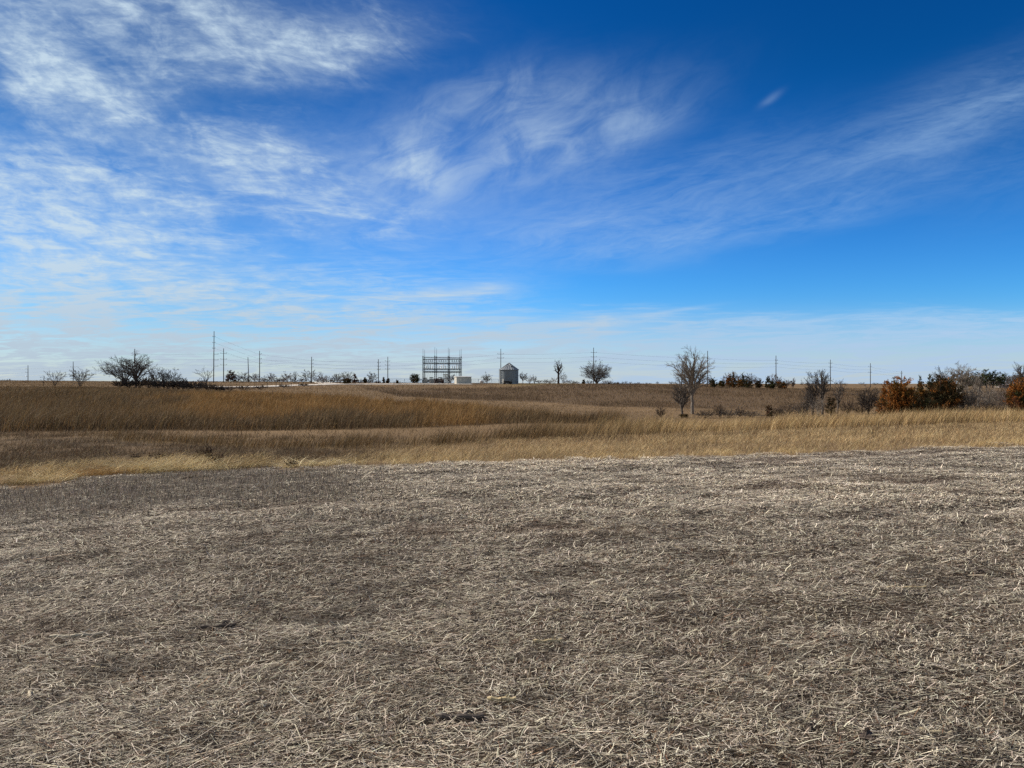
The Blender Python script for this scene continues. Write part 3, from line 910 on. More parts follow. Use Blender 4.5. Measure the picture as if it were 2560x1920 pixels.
BARK = {'ash': (0.205, 0.178, 0.150), 'grey': (0.105, 0.090, 0.078), 'dark': (0.055, 0.047, 0.043), 'pale': (0.24, 0.21, 0.175), 'pink': (0.150, 0.112, 0.098), 'brown': (0.095, 0.072, 0.055)}


def grow(H, W, rs, limbs, fork, bottom, arc, kids, wild, lean, top=1.0, up=0.3, stems=1, full=1.0):
    """limbs reaching from the trunk to an egg shaped crown envelope, with two or three orders of side branches"""
    ft = np.array([lean * fork * H, 0, fork * H])
    g_ = 2.39996
    ang = np.arange(limbs) * g_ + rs.uniform(0, 6.28)
    pol = np.arccos(1 - (1 - math.cos(R(96 * full))) * ((np.arange(limbs) + .5) / limbs))
    pol = pol + rs.normal(0, .10, limbs)
    sc = rs.uniform(0.74, 1.0, limbs)
    cz, hz = (1 + bottom) / 2 * H, (1 - bottom) / 2 * H
    tgt = np.stack([np.sin(pol) * np.cos(ang) * W / 2 * sc + lean * H * .6, np.sin(pol) * np.sin(ang) * W / 2 * sc, cz + np.cos(pol) * hz * sc], 1)
    if stems > 1:
        st = rs.integers(0, stems, limbs)
        sa = np.arange(stems) * 6.28 / stems + rs.uniform(0, 1)
        p0 = np.stack([np.cos(sa[st]) * .03 * W, np.sin(sa[st]) * .03 * W, np.full(limbs, 0.0)], 1)
        p0[:, 2] += rs.uniform(0, fork * H, limbs)
    else:
        tt = rs.uniform(0.62, 1.0, limbs); tt[:max(2, limbs // 4)] = 1.0
        p0 = ft[None] * tt[:, None]
    c = p0 + (tgt - p0) * 0.5
    c[:, 2] += arc * np.linalg.norm((tgt - p0)[:, :2], axis=1)
    LP = bez(p0, c, tgt, 9, rs, 0.018 + wild * .02)
    LR = np.linspace(1, 0.28, 9)[None] * rs.uniform(0.42, 0.66, (limbs, 1))
    out = [(LP, LR)]
    P, Rd = LP, LR
    ln = (0.42, 0.46, 0.5)
    for q, m in enumerate(kids):
        P, Rd = sprout(P, Rd, m, (0.22, 0.2, 0.25)[q], ln[q], rs, (5, 4, 3)[q], up, 0.35, wild, (lean * H * .4, 0), 0.03, 0.6)
        P[:, :, 2] = np.maximum(P[:, :, 2], 0.02 * H)
        out.append((P, Rd))
    return ft, out


def bare_tree(u, ytop, wpx, depth, seed, label, bark='grey', levels=5, spread=0.62, wild=0.16, stems=1, fork=0.2, kids=None, lean=0.0, trunk=1.0, name='bare_tree', cat='tree', group=None, up=0.3, thin=1.0, sink=0.1, limbs=None, arc=0.12, bottom=None, full=1.0, wildk=0.55):
    x, y, z = place(u, depth)
    H = top_h(ytop, depth, z); W = wpx / F * depth
    rs = np.random.default_rng(seed)
    limbs = limbs or {6: 15, 5: 11, 4: 8, 3: 5}[levels]
    kk = kids or {6: (8, 6, 4), 5: (6, 5, 3), 4: (5, 4), 3: (4, 3)}[levels]
    bottom = 0.12 if bottom is None else bottom
    ft, lv = grow(H, W, rs, limbs, fork if stems == 1 else min(fork, .1), bottom, arc, kk, wildk, lean, up=up, stems=stems, full=full)
    allx = np.concatenate([P.reshape(-1, 3) for P, _ in lv])
    sx = W / max(np.percentile(allx[:, 0], 99.3) - np.percentile(allx[:, 0], .7), .1); sz = H / np.percentile(allx[:, 2], 99.8)
    r0 = H * 0.024 * trunk * (0.6 if stems > 1 else 1.0)
    rmin = depth * 0.95e-4 * thin
    col = np.array(BARK[bark])
    root = empty(name, (x, y, z - sink), 0, label, cat, group)
    S = np.array([sx, sx, sz])
    tr = Twigs()
    if stems == 1:
        k = 7; t = np.linspace(0, 1, k)
        tp = ft[None] * t[:, None] + rs.normal(0, .006 * H, (k, 3)) * np.sin(t * np.pi)[:, None] * np.array([1, 1, 0])
        tr.add((tp * S)[None], (r0 * np.linspace(1.15, 0.78, k))[None], 7, col[None])
    P, Rd = lv[0]
    tr.add(P * S, np.maximum(Rd * r0 * (1.0 if stems == 1 else 1.3), rmin * 1.2), 5, col * rs.uniform(.85, 1.15, (len(P), 1)))
    tr.build('trunk', M_BARK, root)
    cr = Twigs()
    for q, (P, Rd) in enumerate(lv[1:]):
        cr.add(P * S, np.maximum(Rd * r0, rmin), 4 if q == 0 else 3, col * rs.uniform(.75, 1.3, (len(P), 1)))
    cr.build('crown', M_TWIG, root)
    return root


def bare_shrub(u, ytop, wpx, depth, seed, label, bark='brown', stems=9, group=None, levels=3, thin=1.0, name='bare_shrub', wild=0.2):
    x, y, z = place(u, depth)
    H = max(top_h(ytop, depth, z), .4); W = wpx / F * depth
    rs = np.random.default_rng(seed)
    ft, lv = grow(H, W, rs, max(6, stems), .05, -0.15, 0.15, (6, 5) if levels > 2 else (4, 3), .55, 0, up=.35, stems=3)
    allx = np.concatenate([P.reshape(-1, 3) for P, _ in lv]); sz = H / np.percentile(allx[:, 2], 99.5)
    rmin = depth * 1.0e-4 * thin
    S = np.array([1, 1, sz]); mb = Twigs(); col = np.array(BARK[bark])
    for P, Rd in lv:
        mb.add(P * S, np.maximum(Rd * H * .014, rmin), 3, col * rs.uniform(.7, 1.3, (len(P), 1)))
    return tag(mb.build(name, M_TWIG, None, (x, y, z - 0.05)), label, 'shrub', group)


# ------------------------------------------------------------------ cedars and pines
CED = {
    'rust': [((0.30, 0.118, 0.026), .5), ((0.20, 0.084, 0.022), .3), ((0.11, 0.070, 0.024), .2)],
    'dark': [((0.050, 0.038, 0.016), .5), ((0.030, 0.028, 0.014), .3), ((0.105, 0.055, 0.020), .2)],
    'green': [((0.040, 0.050, 0.020), .5), ((0.060, 0.065, 0.026), .3), ((0.028, 0.032, 0.016), .2)],
    'gold': [((0.190, 0.110, 0.025), .5), ((0.12, 0.075, 0.022), .3), ((0.22, 0.10, 0.025), .2)],
    'red': [((0.120, 0.040, 0.020), .5), ((0.075, 0.030, 0.018), .3), ((0.05, 0.03, 0.018), .2)],
    'pine': [((0.034, 0.050, 0.018), .5), ((0.050, 0.066, 0.022), .3), ((0.024, 0.034, 0.014), .2)],
}


def cedar(u, ytop, wpx, depth, seed, label, kind='rust', shape=0.75, group=None, n_br=70, name='cedar_tree', mix=None, low=0.05, spray=1.0, base_w=0.72, mixp=.35, leaders=1):
    x, y, z = place(u, depth)
    H = top_h(ytop, depth, z); Rm = wpx / F * depth / 2
    rs = np.random.default_rng(seed)
    root = empty(name, (x, y, z - 0.1), 0, label, 'tree', group)
    t = MB()
    t.tube([(0, 0, 0), (0.03 * H, 0, H * .4), (0, 0.02 * H, H * .75), (0, 0, H * .96)], [H * .03, H * .024, H * .014, H * .004], 6, False, (0.07, 0.052, 0.042))
    pal_ = CED[kind]
    pc = np.array([c for c, w in pal_]); pw = np.array([w for c, w in pal_])
    size = max(H * 0.040, depth * 0.0009) * spray
    nb = int(n_br * (2.2 if leaders > 1 else 2.0))
    tz = low + (1 - low) * (1 - np.sqrt(rs.uniform(0, 1, nb))); tz[: nb // 6] = rs.uniform(.55, 1.0, nb // 6)
    th = rs.uniform(0, 2 * np.pi, nb)
    lob = 0.86 + 0.22 * np.sin(th * 2 + seed) * np.sin(tz * 7 + seed * 1.7) + 0.10 * np.sin(th * 5 + tz * 11)
    prof = np.maximum(.04, (1 - tz) ** shape) * (base_w + (1 - base_w) * np.minimum(1, tz * 4)) * lob
    Lb = Rm * prof * rs.uniform(.70, 1.16, nb)
    rise = rs.uniform(.15, .75, nb) * Lb + .02 * H
    K = max(1, leaders); lx = np.concatenate([[0], rs.uniform(-.52, .52, K - 1)]) * Rm; ly = np.concatenate([[0], rs.uniform(-.4, .4, K - 1)]) * Rm
    lh = np.concatenate([[1.0], rs.uniform(.62, .93, K - 1)]); li = rs.integers(K, size=nb)
    if K > 1: Lb = Lb * np.where(li == 0, .92, .70)
    p0 = np.stack([lx[li] * np.minimum(1, tz * 3 + .3), ly[li], tz * H * lh[li]], 1)
    p1 = p0 + np.stack([np.cos(th) * Lb, np.sin(th) * Lb, np.minimum(rise, H * lh[li] * (1.02 - tz))], 1)
    for q in range(1, K):
        t.tube([(0, 0, .05 * H), (lx[q] * .7, ly[q] * .7, .35 * H), (lx[q], ly[q], lh[q] * H * .95)], [H * .02, H * .012, H * .003], 5, False, (0.07, 0.052, 0.042))
    bt = Twigs()
    sel = np.arange(0, nb, 4)
    bt.add(bez(p0[sel], (p0 + p1)[sel] * .5 - np.array([0, 0, .03 * H]), p1[sel], 4, rs, .01), np.maximum(np.linspace(H * .008, H * .002, 4)[None].repeat(len(sel), 0), depth * 5e-5), 3, np.tile(np.array([(.07, .052, .042)]), (len(sel), 1)))
    bc = pc[rs.choice(len(pc), nb, p=pw)]
    if mix:
        pc2 = np.array([c for c, w in CED[mix]]); mk = rs.random(nb) < mixp
        bc[mk] = pc2[rs.integers(len(pc2), size=mk.sum())]
    m = 30
    f = rs.uniform(.28, 1.0, (nb, m)) ** .75
    C = p0[:, None] + (p1 - p0)[:, None] * f[..., None]
    C = C + rs.normal(0, 1, C.shape) * (0.035 * Lb + size * .38)[:, None, None] * np.array([1, 1, .8])
    C[..., 2] = np.maximum(C[..., 2], .02 * H)
    bd = p1 - p0; bd /= np.linalg.norm(bd, axis=1, keepdims=True) + 1e-9
    out = bd[:, None] * .9 + np.array([0, 0, .45]) + rs.normal(0, .42, C.shape)
    out /= np.linalg.norm(out, axis=2, keepdims=True)
    cc = bc[:, None] * rs.uniform(.65, 1.4, (nb, m, 1))
    C, out, cc = C.reshape(-1, 3), out.reshape(-1, 3), cc.reshape(-1, 3)
    keep = rs.random(len(C)) < np.clip(np.repeat(prof, m) * 1.5 + .25, 0, 1)
    C, out, cc = C[keep], out[keep], cc[keep]
    side = np.cross(out, rs.normal(0, 1, out.shape)); side /= np.linalg.norm(side, axis=1, keepdims=True) + 1e-9
    n = len(C); Ls = (size * rs.uniform(.8, 1.9, (n, 1))); Ws = (size * rs.uniform(.16, .34, (n, 1)))
    V = np.stack([C - side * Ws * .3, C + out * Ls * .5 - side * Ws, C + out * Ls, C + out * Ls * .45 + side * Ws], 1).reshape(-1, 3)
    t.build('trunk', M_BARK, root, tint=True)
    crn = mesh_np('crown', V, np.arange(n * 4), np.full(n, 4), M_CEDAR, np.repeat(cc, 4, 0), root)
    bt.build('branches', M_BARK, crn)
    return root


def pine(u, ytop, wpx, depth, seed, label, group=None):
    return cedar(u, ytop, wpx, depth, seed, label, 'pine', 0.40, group, 40, 'pine_tree', 'green', 0.12, 1.1, 0.8, leaders=3)

# ------------------------------------------------------------------ gravel road to the substation
def ribbon_road(name, line, width, label):
    P = np.array([place(u, d) for u, d in line])
    tt = np.linspace(0, len(P) - 1, (len(P) - 1) * 10 + 1)
    X = pchip(np.arange(len(P), dtype=float), P[:, 0], tt); Y = pchip(np.arange(len(P), dtype=float), P[:, 1], tt)
    dX, dY = np.gradient(X), np.gradient(Y); L = np.hypot(dX, dY)
    nx, ny = -dY / L, dX / L
    cols = []
    for k in (-1.15, -1.0, -0.5, 0.0, 0.5, 1.0, 1.15):
        x, y = X + nx * k * width / 2, Y + ny * k * width / 2
        cols.append(np.stack([x, y, ground(x, y) + (0.16 if abs(k) <= 1 else -0.3)], 1))
    V = np.stack(cols, 1).reshape(-1, 3); n, m = len(X), 7
    q = [(i * m + k, i * m + k + 1, (i + 1) * m + k + 1, (i + 1) * m + k) for i in range(n - 1) for k in range(m - 1)]
    c = np.tile((0.60, 0.555, 0.48), (len(V), 1)) * (0.85 + 0.3 * fbm(V[:, 0] * .3, V[:, 1] * .3, 3, 2))[:, None]
    o = mesh_np(name, V, np.array(q)[:, ::-1].ravel(), np.full(len(q), 4), tint_mat("gravel", 0.95, 0, 0.1, 0.2, 8.0, 6, 0.3), c)
    return tag(o, label, "road", kind="structure")


ribbon_road("road", [(470, 232), (560, 248), (640, 266), (700, 283), (760, 300), (830, 317), (880, 322), (960, 326), (1040, 329), (1110, 331), (1180, 333)], 8.0, "pale gravel road running up to the substation")
ribbon_road("road", [(842, 319), (822, 327), (812, 338), (806, 352)], 7.0, "short pale gravel spur leaving the road beside the shrubs")

# ------------------------------------------------------------------ utility poles
ARM_T = {}


def utility_pole(u, ytop, depth, label, arms=(), lean=0.0, r=0.17, top_pin=True, yb=None):
    x, y, z = place(u, depth)
    H = top_h(ytop, depth, z)
    root = empty('utility_pole', (x, y, z), 0, label, 'utility pole', 'utility poles along the ridge')
    r = max(r, depth * 4.2e-4)
    mb = MB(); mb.tube([(0, 0, -0.6), (lean * H * .5, 0, H * .5), (lean * H, 0, H)], [r * 1.15, r, r * .72], 10)
    mb.build('pole', M_POLE, root, smooth=False)
    ends = []
    for (v, x0, x1) in arms:
        za = CAMZ - depth * (v - 960) / F - z
        a = MB(); xo = lean * za
        w = max(0.10, depth * 2.4e-4)
        a.box((xo + (x0 + x1) / 2, 0.0, za), (x1 - x0, w * 1.1, w))
        ao = a.build('crossarm', M_POLE, root)
        for e in (x0, x1):
            if abs(e) < 0.3: continue
            i_ = MB(); i_.lathe([(0.02, 0), (0.09, .05), (0.06, .10), (0.11, .16), (0.06, .22), (0.09, .28), (0.02, .34)], 8, (xo + e * .94, 0, za + w * .5 + .001))
            i_.build('insulator', M_PORC, ao)
        ends.append((x + xo, y, z + za))
    ARM_T[u] = ends
    return root


def armset(vs, a, b): return [(v, a, b) for v in vs]


utility_pole(70, 913, 415, "dark pole above the low red bush, farthest left of all the poles", armset((922.5, 931, 941), -1.3, .1))
utility_pole(183, 904, 395, "dark pole rising behind the small forked bare tree on the left", armset((917.5, 927), -1.5, 1.5))
utility_pole(337, 872, 300, "pole standing in the crown of the big bare tree on the left", armset((885, 897, 909), -.2, 1.2))
utility_pole(534, 828, 325, "tallest pole, with short arms up its right side, beside the Y shaped sapling", armset((885.7, 900, 915.5), -.1, 1.9) + armset((842, 857, 871), -.6, .5), 0.0095)
utility_pole(559, 871, 335, "pole with three level crossarms standing just left of the reddish bushy cedar", armset((883.5, 898, 912.5), -1.3, 1.4))
utility_pole(622, 893, 345, "short leaning armless pole right of the reddish bushy cedar", (), -0.035)
utility_pole(649, 877, 340, "straight pole next to the short leaning one", armset((885, 897, 908), -.2, .9))
utility_pole(779, 892, 340, "lone pole standing among the round bare trees left of the gravel spur", armset((900, 909, 917), -.2, .8))
utility_pole(946, 898, 338, "left one of the two poles between the bare tree and the round dark cedar", armset((907, 916, 923.5), -.5, .9))
utility_pole(969.5, 892, 350, "right one of the two poles, small dark cedar at its foot", armset((903, 913, 922.5), -1.2, 1.0))
utility_pole(1252, 872, 372, "pole rising right behind the grain bin", armset((885, 895), -1.6, 1.5))
utility_pole(1484, 869, 350, "pole standing in the broad multi stemmed bare tree", armset((881.5, 892.5, 903), -1.2, 1.4))
utility_pole(1769, 877, 335, "dark pole just right of the tall cottonwood", armset((896, 909), -.3, .7))
utility_pole(1940, 889, 350, "slim pole at the right end of the rusty cedar row", armset((901, 909), -.4, .8))
utility_pole(2076, 899, 385, "slim pole behind the bare trees with the dark shrub below", armset((908, 918), -.8, .9))
utility_pole(2176, 908, 440, "slim pole standing alone in open grass near the right side", armset((917, 931), -1.2, .6))
utility_pole(2254, 927, 470, "faint pole poking out above the big rust orange cedar", armset((933,), -.7, .7))


def wire(pts, label, sag=0.02, r=0.021):
    P = []
    for a, b in zip(pts[:-1], pts[1:]):
        a, b = np.array(a), np.array(b); L = np.linalg.norm(b - a)
        for t in np.linspace(0, 1, 15)[:-1]:
            q = a + (b - a) * t; q[2] -= sag * L * 4 * t * (1 - t)
            P.append(q)
    P.append(np.array(pts[-1]))
    mb = MB(); mb.tube(P, r, 3, False)
    return tag(mb.build('power_line', M_WIRE), label, 'power line', 'overhead wires along the ridge')


def at(u, v, d): return ((u - 1280) / F * d, d, CAMZ - d * (v - 960) / F)


ROW = [(537, (842, 857, 871), 325), (649, (886, 898, 909), 340), (779, (901, 910, 918), 340), (946, (907, 916, 924), 338), (1252, (886, 896, 905), 372),
       (1484, (881, 892, 903), 350), (1769, (896, 907, 917), 335), (1940, (901, 909, 917), 350), (2076, (908, 917, 925), 385), (2176, (917, 924, 931), 440), (2254, (930, 935, 940), 470)]
for k, nm in enumerate(("top", "middle", "lowest")):
    wire([at(u, v[k], d) for u, v, d in ROW], f"{nm} wire of the long line from the tallest pole past the grain bin", 0.008)
ROW2 = [(-120, (930, 938, 946), 440), (70, (922, 931, 941), 415), (183, (917, 922, 927), 395), (337, (886, 898, 909), 300), (559, (883.5, 898, 912.5), 335), (622, (899, 906, 914), 345), (969, (903, 913, 922.5), 350)]
for k, nm in enumerate(("top", "middle", "lowest")):
    wire([at(u, v[k], d) for u, v, d in ROW2], f"{nm} wire of the left line through the poles by the bare trees", 0.006, 0.017)
wire([at(535, 871, 325), at(524, 953, 300)], "slanting guy wire on the left side of the tallest pole", 0.0, 0.018)

# ------------------------------------------------------------------ grain bin
def corrugated(name, col, scale, axis='Z', rough=0.42, metal=0.75):
    m = bpy.data.materials.new(name); m.use_nodes = True
    t = NG(m.node_tree); p = m.node_tree.nodes['Principled BSDF']
    tcd = t.new('ShaderNodeTexCoord')
    wv = t.new('ShaderNodeTexWave', wave_type='BANDS', bands_direction=axis); wv.inputs['Scale'].default_value = scale
    t.put(wv.inputs['Vector'], tcd.outputs['Object'])
    mp = t.new('ShaderNodeMapping'); mp.inputs['Scale'].default_value = (1.2, 1.2, 0.25); t.put(mp.inputs[0], tcd.outputs['Object'])
    nz = t.noise(mp.outputs[0], 1.6, 6, 0.65)
    f = t.add(0.62, t.mul(nz, 0.76))
    t.put(p.inputs['Base Color'], t.mixc(1.0, (*col, 1), t.vec(f, f, f), 'MULTIPLY'))
    p.inputs['Roughness'].default_value = rough; p.inputs['Metallic'].default_value = metal
    b = t.new('ShaderNodeBump'); b.inputs['Strength'].default_value = 0.08; b.inputs['Distance'].default_value = 0.02
    t.put(b.inputs['Height'], wv.outputs['Fac']); t.put(p.inputs['Normal'], b.outputs[0])
    return m


M_BIN = corrugated("corrugated_bin_wall", (0.175, 0.205, 0.225), 3.2, "Z", 0.5, 0.35)
M_BROOF = corrugated("bin_roof", (0.25, 0.28, 0.30), 0.5, 'X', 0.5, 0.35)
M_PALE = plain("pale_painted_metal", (0.50, 0.50, 0.47), 0.55, 0, 0.3, 0.12, 1.0)
bx, by, bz = place(1272.5, 340)
BR = 47 / F * 340 / 2
BH = top_h(924.8, 340, bz); BP = top_h(908, 340, bz)
gb = empty('grain_bin', (bx, by, bz), 0, "round corrugated steel grain bin with a conical roof on the ridge", 'grain bin')
mb = MB(); mb.lathe([(BR, -.4), (BR, BH * .33), (BR, BH * .66), (BR, BH)], 96); mb.build('wall', M_BIN, gb, smooth=True)
for i in range(1, 6):
    mb = MB(); zr = BH * i / 6; mb.lathe([(BR + .002, zr - .04), (BR + .03, zr - .03), (BR + .03, zr + .03), (BR + .002, zr + .04)], 96); mb.build('seam_band', M_BIN, gb, smooth=True)
mb = MB(); mb.lathe([(BR + .30, BH - .10), (BR + .34, BH + .02), (BR * .5, BH + (BP - BH) * .56), (0.45, BP - .12)], 48)
for k in range(24):
    a = k * 2 * math.pi / 24
    mb.tube([((BR + .30) * math.cos(a), (BR + .30) * math.sin(a), BH + .06), (0.45 * math.cos(a), 0.45 * math.sin(a), BP - .06)], .055, 4)
rf = mb.build('roof', M_BROOF, gb)
mb = MB(); mb.lathe([(0.55, BP - .16), (0.62, BP - .02), (0.3, BP + .16), (0.0, BP + .24)], 20); mb.build('roof_cap', M_BROOF, rf, smooth=True)
mb = MB(); a = R(-62); mb.lathe([(.0, .55), (.30, .5), (.34, .3), (.24, .22), (.24, -.3)], 14, ((BR * .62) * math.cos(a), (BR * .62) * math.sin(a), BH + (BP - BH) * .42)); mb.build('roof_vent', M_STEEL, rf)
for k in range(20):
    mb = MB(); a = 2 * math.pi * (k + .5) / 20
    mb.box(((BR + .02) * math.cos(a), (BR + .02) * math.sin(a), BH / 2 - .1), (.03, .07, BH - .1), a); mb.build('stiffener', M_BIN, gb)
mb = MB(); a = R(-128); mb.box(((BR + .05) * math.cos(a), (BR + .05) * math.sin(a), 1.25), (.08, .9, 1.9), a); mb.build('door', M_PALE, gb)
mb = MB(); a = R(-163)
lx, ly = (BR + .32) * math.cos(a), (BR + .32) * math.sin(a)
for s in (-.22, .22):
    mb.tube([(lx - s * math.sin(a), ly + s * math.cos(a), -.2), (lx - s * math.sin(a), ly + s * math.cos(a), BH + .6)], .035, 6)
for k in range(18):
    zz_ = .2 + k * BH / 18
    mb.tube([(lx + .22 * math.sin(a), ly - .22 * math.cos(a), zz_), (lx - .22 * math.sin(a), ly + .22 * math.cos(a), zz_)], .022, 5)
mb.build('ladder', M_STEEL, gb)
mb = MB(); a = R(-152); mb.tube([((BR + .35) * math.cos(a), (BR + .35) * math.sin(a), -.2), ((BR + .35) * math.cos(a), (BR + .35) * math.sin(a), BH - .1)], .14, 10); mb.build('drain_pipe', M_PALE, gb)
mb = MB(); mb.lathe([(BR + .55, -.6), (BR + .55, .02), (BR + .01, .06)], 48); mb.build('foundation', plain("concrete", (0.42, 0.40, 0.37), .9), gb)

# dark implement parked in front of the bin: frame, two wheels, hopper, hitch
M_IMP = plain("dark_rusty_iron", (0.035, 0.034, 0.034), 0.7, 0.2, 0.3, 0.4, 4.0)
M_RUB = plain("black_rubber", (0.02, 0.02, 0.02), 0.9, 0, 0.2)
ix, iy, iz = place(1268, 333)
im = empty('farm_implement', (ix, iy, iz + .05), 0.15, "low dark farm implement parked in front of the grain bin", 'farm implement')
mb = MB(); mb.tube([(-2.6, 0, .55), (2.0, 0, .65)], .10, 6); mb.tube([(-1.6, -.8, .6), (1.9, -.8, .6)], .08, 6); mb.tube([(-1.6, .8, .6), (1.9, .8, .6)], .08, 6)
for q in (-1.6, 0, 1.9): mb.tube([(q, -.9, .6), (q, .9, .6)], .08, 6)
mb.tube([(-2.6, 0, .55), (-3.3, 0, .35)], .06, 6); mb.build('frame', M_IMP, im)
mb = MB(); v8 = np.array([(-1.3, -.6, .75), (.6, -.6, .75), (.6, .6, .75), (-1.3, .6, .75), (-1.7, -.9, 1.35), (.9, -.9, 1.35), (.9, .9, 1.35), (-1.7, .9, 1.35)])
mb.addv(v8, [(3, 2, 1, 0), (0, 1, 5, 4), (1, 2, 6, 5), (2, 3, 7, 6), (3, 0, 4, 7), (4, 5, 6, 7)]); mb.build('hopper', M_IMP, im)
for (wx_, wy_, rr_) in ((1.4, -1.0, .62), (1.4, 1.0, .62), (-1.2, -1.0, .4), (-1.2, 1.0, .4)):
    mb = MB(); mb.lathe([(rr_ * .45, -.12), (rr_ * .92, -.14), (rr_, -.06), (rr_, .06), (rr_ * .92, .14), (rr_ * .45, .12)], 20)
    V_ = mb.v[0].copy(); mb.v[0] = np.stack([V_[:, 0] + wx_, V_[:, 2] + wy_, V_[:, 1] + rr_], 1)
    w_ = mb.build('wheel', M_RUB, im)
    mb = MB(); mb.tube([(wx_, wy_ - .1, rr_), (wx_, wy_ + .1, rr_)], rr_ * .45, 12); mb.build('rim', M_IMP, w_)
mb = MB(); mb.tube([(1.5, .1, .7), (1.9, .1, 1.8), (2.3, .1, 2.0)], .12, 6); mb.build('spout', M_IMP, im)

# ------------------------------------------------------------------ control building
hx, hy, hz = place(1157, 337)
hb = empty('control_building', (hx, hy, hz), R(20), "small pale flat roofed metal building beside the steel substation frame", 'building')
BW, BD, BHt = 6.7, 3.6, 3.0
M_PANEL = corrugated("ribbed_metal_wall", (0.36, 0.375, 0.345), 1.6, 'X', 0.6, 0.0)
M_ENDW = corrugated("ribbed_end_wall", (0.50, 0.48, 0.42), 1.6, 'Y', 0.6, 0.0)
mb = MB(); mb.box((0, -BD / 2 + .06, BHt / 2), (BW - .02, .12, BHt)); mb.build('front_wall', M_PANEL, hb)
mb = MB(); mb.box((0, BD / 2 - .06, BHt / 2), (BW - .02, .12, BHt)); mb.build('rear_wall', M_PANEL, hb)
for s in (-1, 1):
    mb = MB(); mb.box((s * (BW / 2 - .06), 0, BHt / 2), (.124, BD - .25, BHt)); mb.build('end_wall', M_ENDW, hb)
mb = MB(); mb.addv([(-BW / 2 - .2, -BD / 2 - .2, BHt), (BW / 2 + .2, -BD / 2 - .2, BHt), (BW / 2 + .2, BD / 2 + .2, BHt), (-BW / 2 - .2, BD / 2 + .2, BHt),
                   (-BW / 2 - .2, -BD / 2 - .2, BHt + .16), (BW / 2 + .2, -BD / 2 - .2, BHt + .16), (BW / 2 + .2, BD / 2 + .2, BHt + .42), (-BW / 2 - .2, BD / 2 + .2, BHt + .42)],
                  [(3, 2, 1, 0), (4, 5, 6, 7), (0, 1, 5, 4), (1, 2, 6, 5), (2, 3, 7, 6), (3, 0, 4, 7)])
mb.build('roof', plain("pale_roof_trim", (0.50, 0.50, 0.47), .55), hb)
mb = MB(); mb.box((-BW / 2 - .02, .3, 1.05), (.05, .95, 2.1)); dr = mb.build('door', M_PALE, hb)
mb = MB(); mb.box((-BW / 2 - .07, .65, 1.05), (.05, .05, .14)); mb.build('handle', M_STEEL, dr)
mb = MB(); mb.tube([(.35, -BD / 2 - .09, 0), (.35, -BD / 2 - .09, 1.3)], .07, 8); mb.build('conduit', M_PALE, hb)

# ------------------------------------------------------------------ steel substation frame
sx_, sy_, sz_ = place(1105, 346)
sub = empty('substation_frame', (sx_, sy_, sz_), 0, "tall open steel substation frame with beams, insulators and lightning spikes", 'substation frame')
PXM = 346 / F


def sl(u, v, dy=0.0):
    k = (346 + dy) / 346
    return ((u - 1280) / F * 346 * k - sx_, dy, CAMZ - (346 + dy) * (v - 960) / F - sz_)


for u, v1, v2, dy in ((1057.5, 890.5, 872, 0), (1087, 889.5, 868, 0), (1120.7, 890.5, 869, 0), (1153, 891.5, 872, 0), (1091.5, 891, 871, 8), (1123.7, 892, 872, 8), (1061.5, 892, 874, 8), (1149.5, 893, 874, 8)):
    p = sl(u, v1, dy); q = sl(u, v2, dy)
    mb = MB(); w = .40 if dy == 0 else .32
    for a_, b_ in ((-1, -1), (1, -1), (1, 1), (-1, 1)):
        mb.tube([(p[0] + a_ * w * .45, dy + b_ * w * .45, -.5), (p[0] + a_ * w * .45, dy + b_ * w * .45, p[2])], .075, 4)
    nlat = 14
    for k in range(nlat):
        z0, z1 = p[2] * k / nlat, p[2] * (k + 1) / nlat
        s = 1 if k % 2 else -1
        for b_ in (-1, 1):
            mb.tube([(p[0] - s * w * .45, dy + b_ * w * .45, z0), (p[0] + s * w * .45, dy + b_ * w * .45, z1)], .045, 4)
    c_ = mb.build('column', M_STEEL, sub)
    mb = MB(); mb.tube([(p[0], dy, p[2] - .3), (p[0], dy, q[2])], [.085, .05], 5); mb.build('lightning_spike', M_STEEL, c_)
for v, u0, u1, th, dy in ((893.5, 1060, 1148, .36, 4), (898.6, 1057.5, 1153, .26, 0), (907.9, 1057.5, 1153, .50, 0), (922.6, 1057.5, 1153, .52, 0), (929.2, 1057.5, 1153, .48, 0), (909, 1061.5, 1149.5, .4, 8), (923.5, 1061.5, 1149.5, .4, 8), (930, 1061.5, 1149.5, .4, 8)):
    p, q = sl(u0, v, dy), sl(u1, v + (1.6 if dy == 4 else .6), dy)
    mb = MB()
    for b_ in (-.2, .2):
        mb.tube([(p[0], dy + b_, p[2] + th * .5), (q[0], dy + b_, q[2] + th * .5)], .075, 4); mb.tube([(p[0], dy + b_, p[2] - th * .5), (q[0], dy + b_, q[2] - th * .5)], .075, 4)
        nn = 26
        for k in range(nn):
            s = 1 if k % 2 else -1
            f0, f1 = k / nn, (k + 1) / nn
            mb.tube([(p[0] + (q[0] - p[0]) * f0, dy + b_, p[2] + (q[2] - p[2]) * f0 - s * th * .5), (p[0] + (q[0] - p[0]) * f1, dy + b_, p[2] + (q[2] - p[2]) * f1 + s * th * .5)], .04, 4)
    mb.build('beam', M_STEEL, sub)
for u in (1060, 1085, 1090, 1119, 1122, 1150):
    for v in (908, 923, 929.5):
        p, q = sl(u, v, 0), sl(u, v, 8)
        mb = MB(); mb.tube([(p[0], 0.2, p[2]), (q[0], 7.8, q[2])], .09, 4); mb.build('cross_beam', M_STEEL, sub)
rs_ = np.random.default_rng(5)
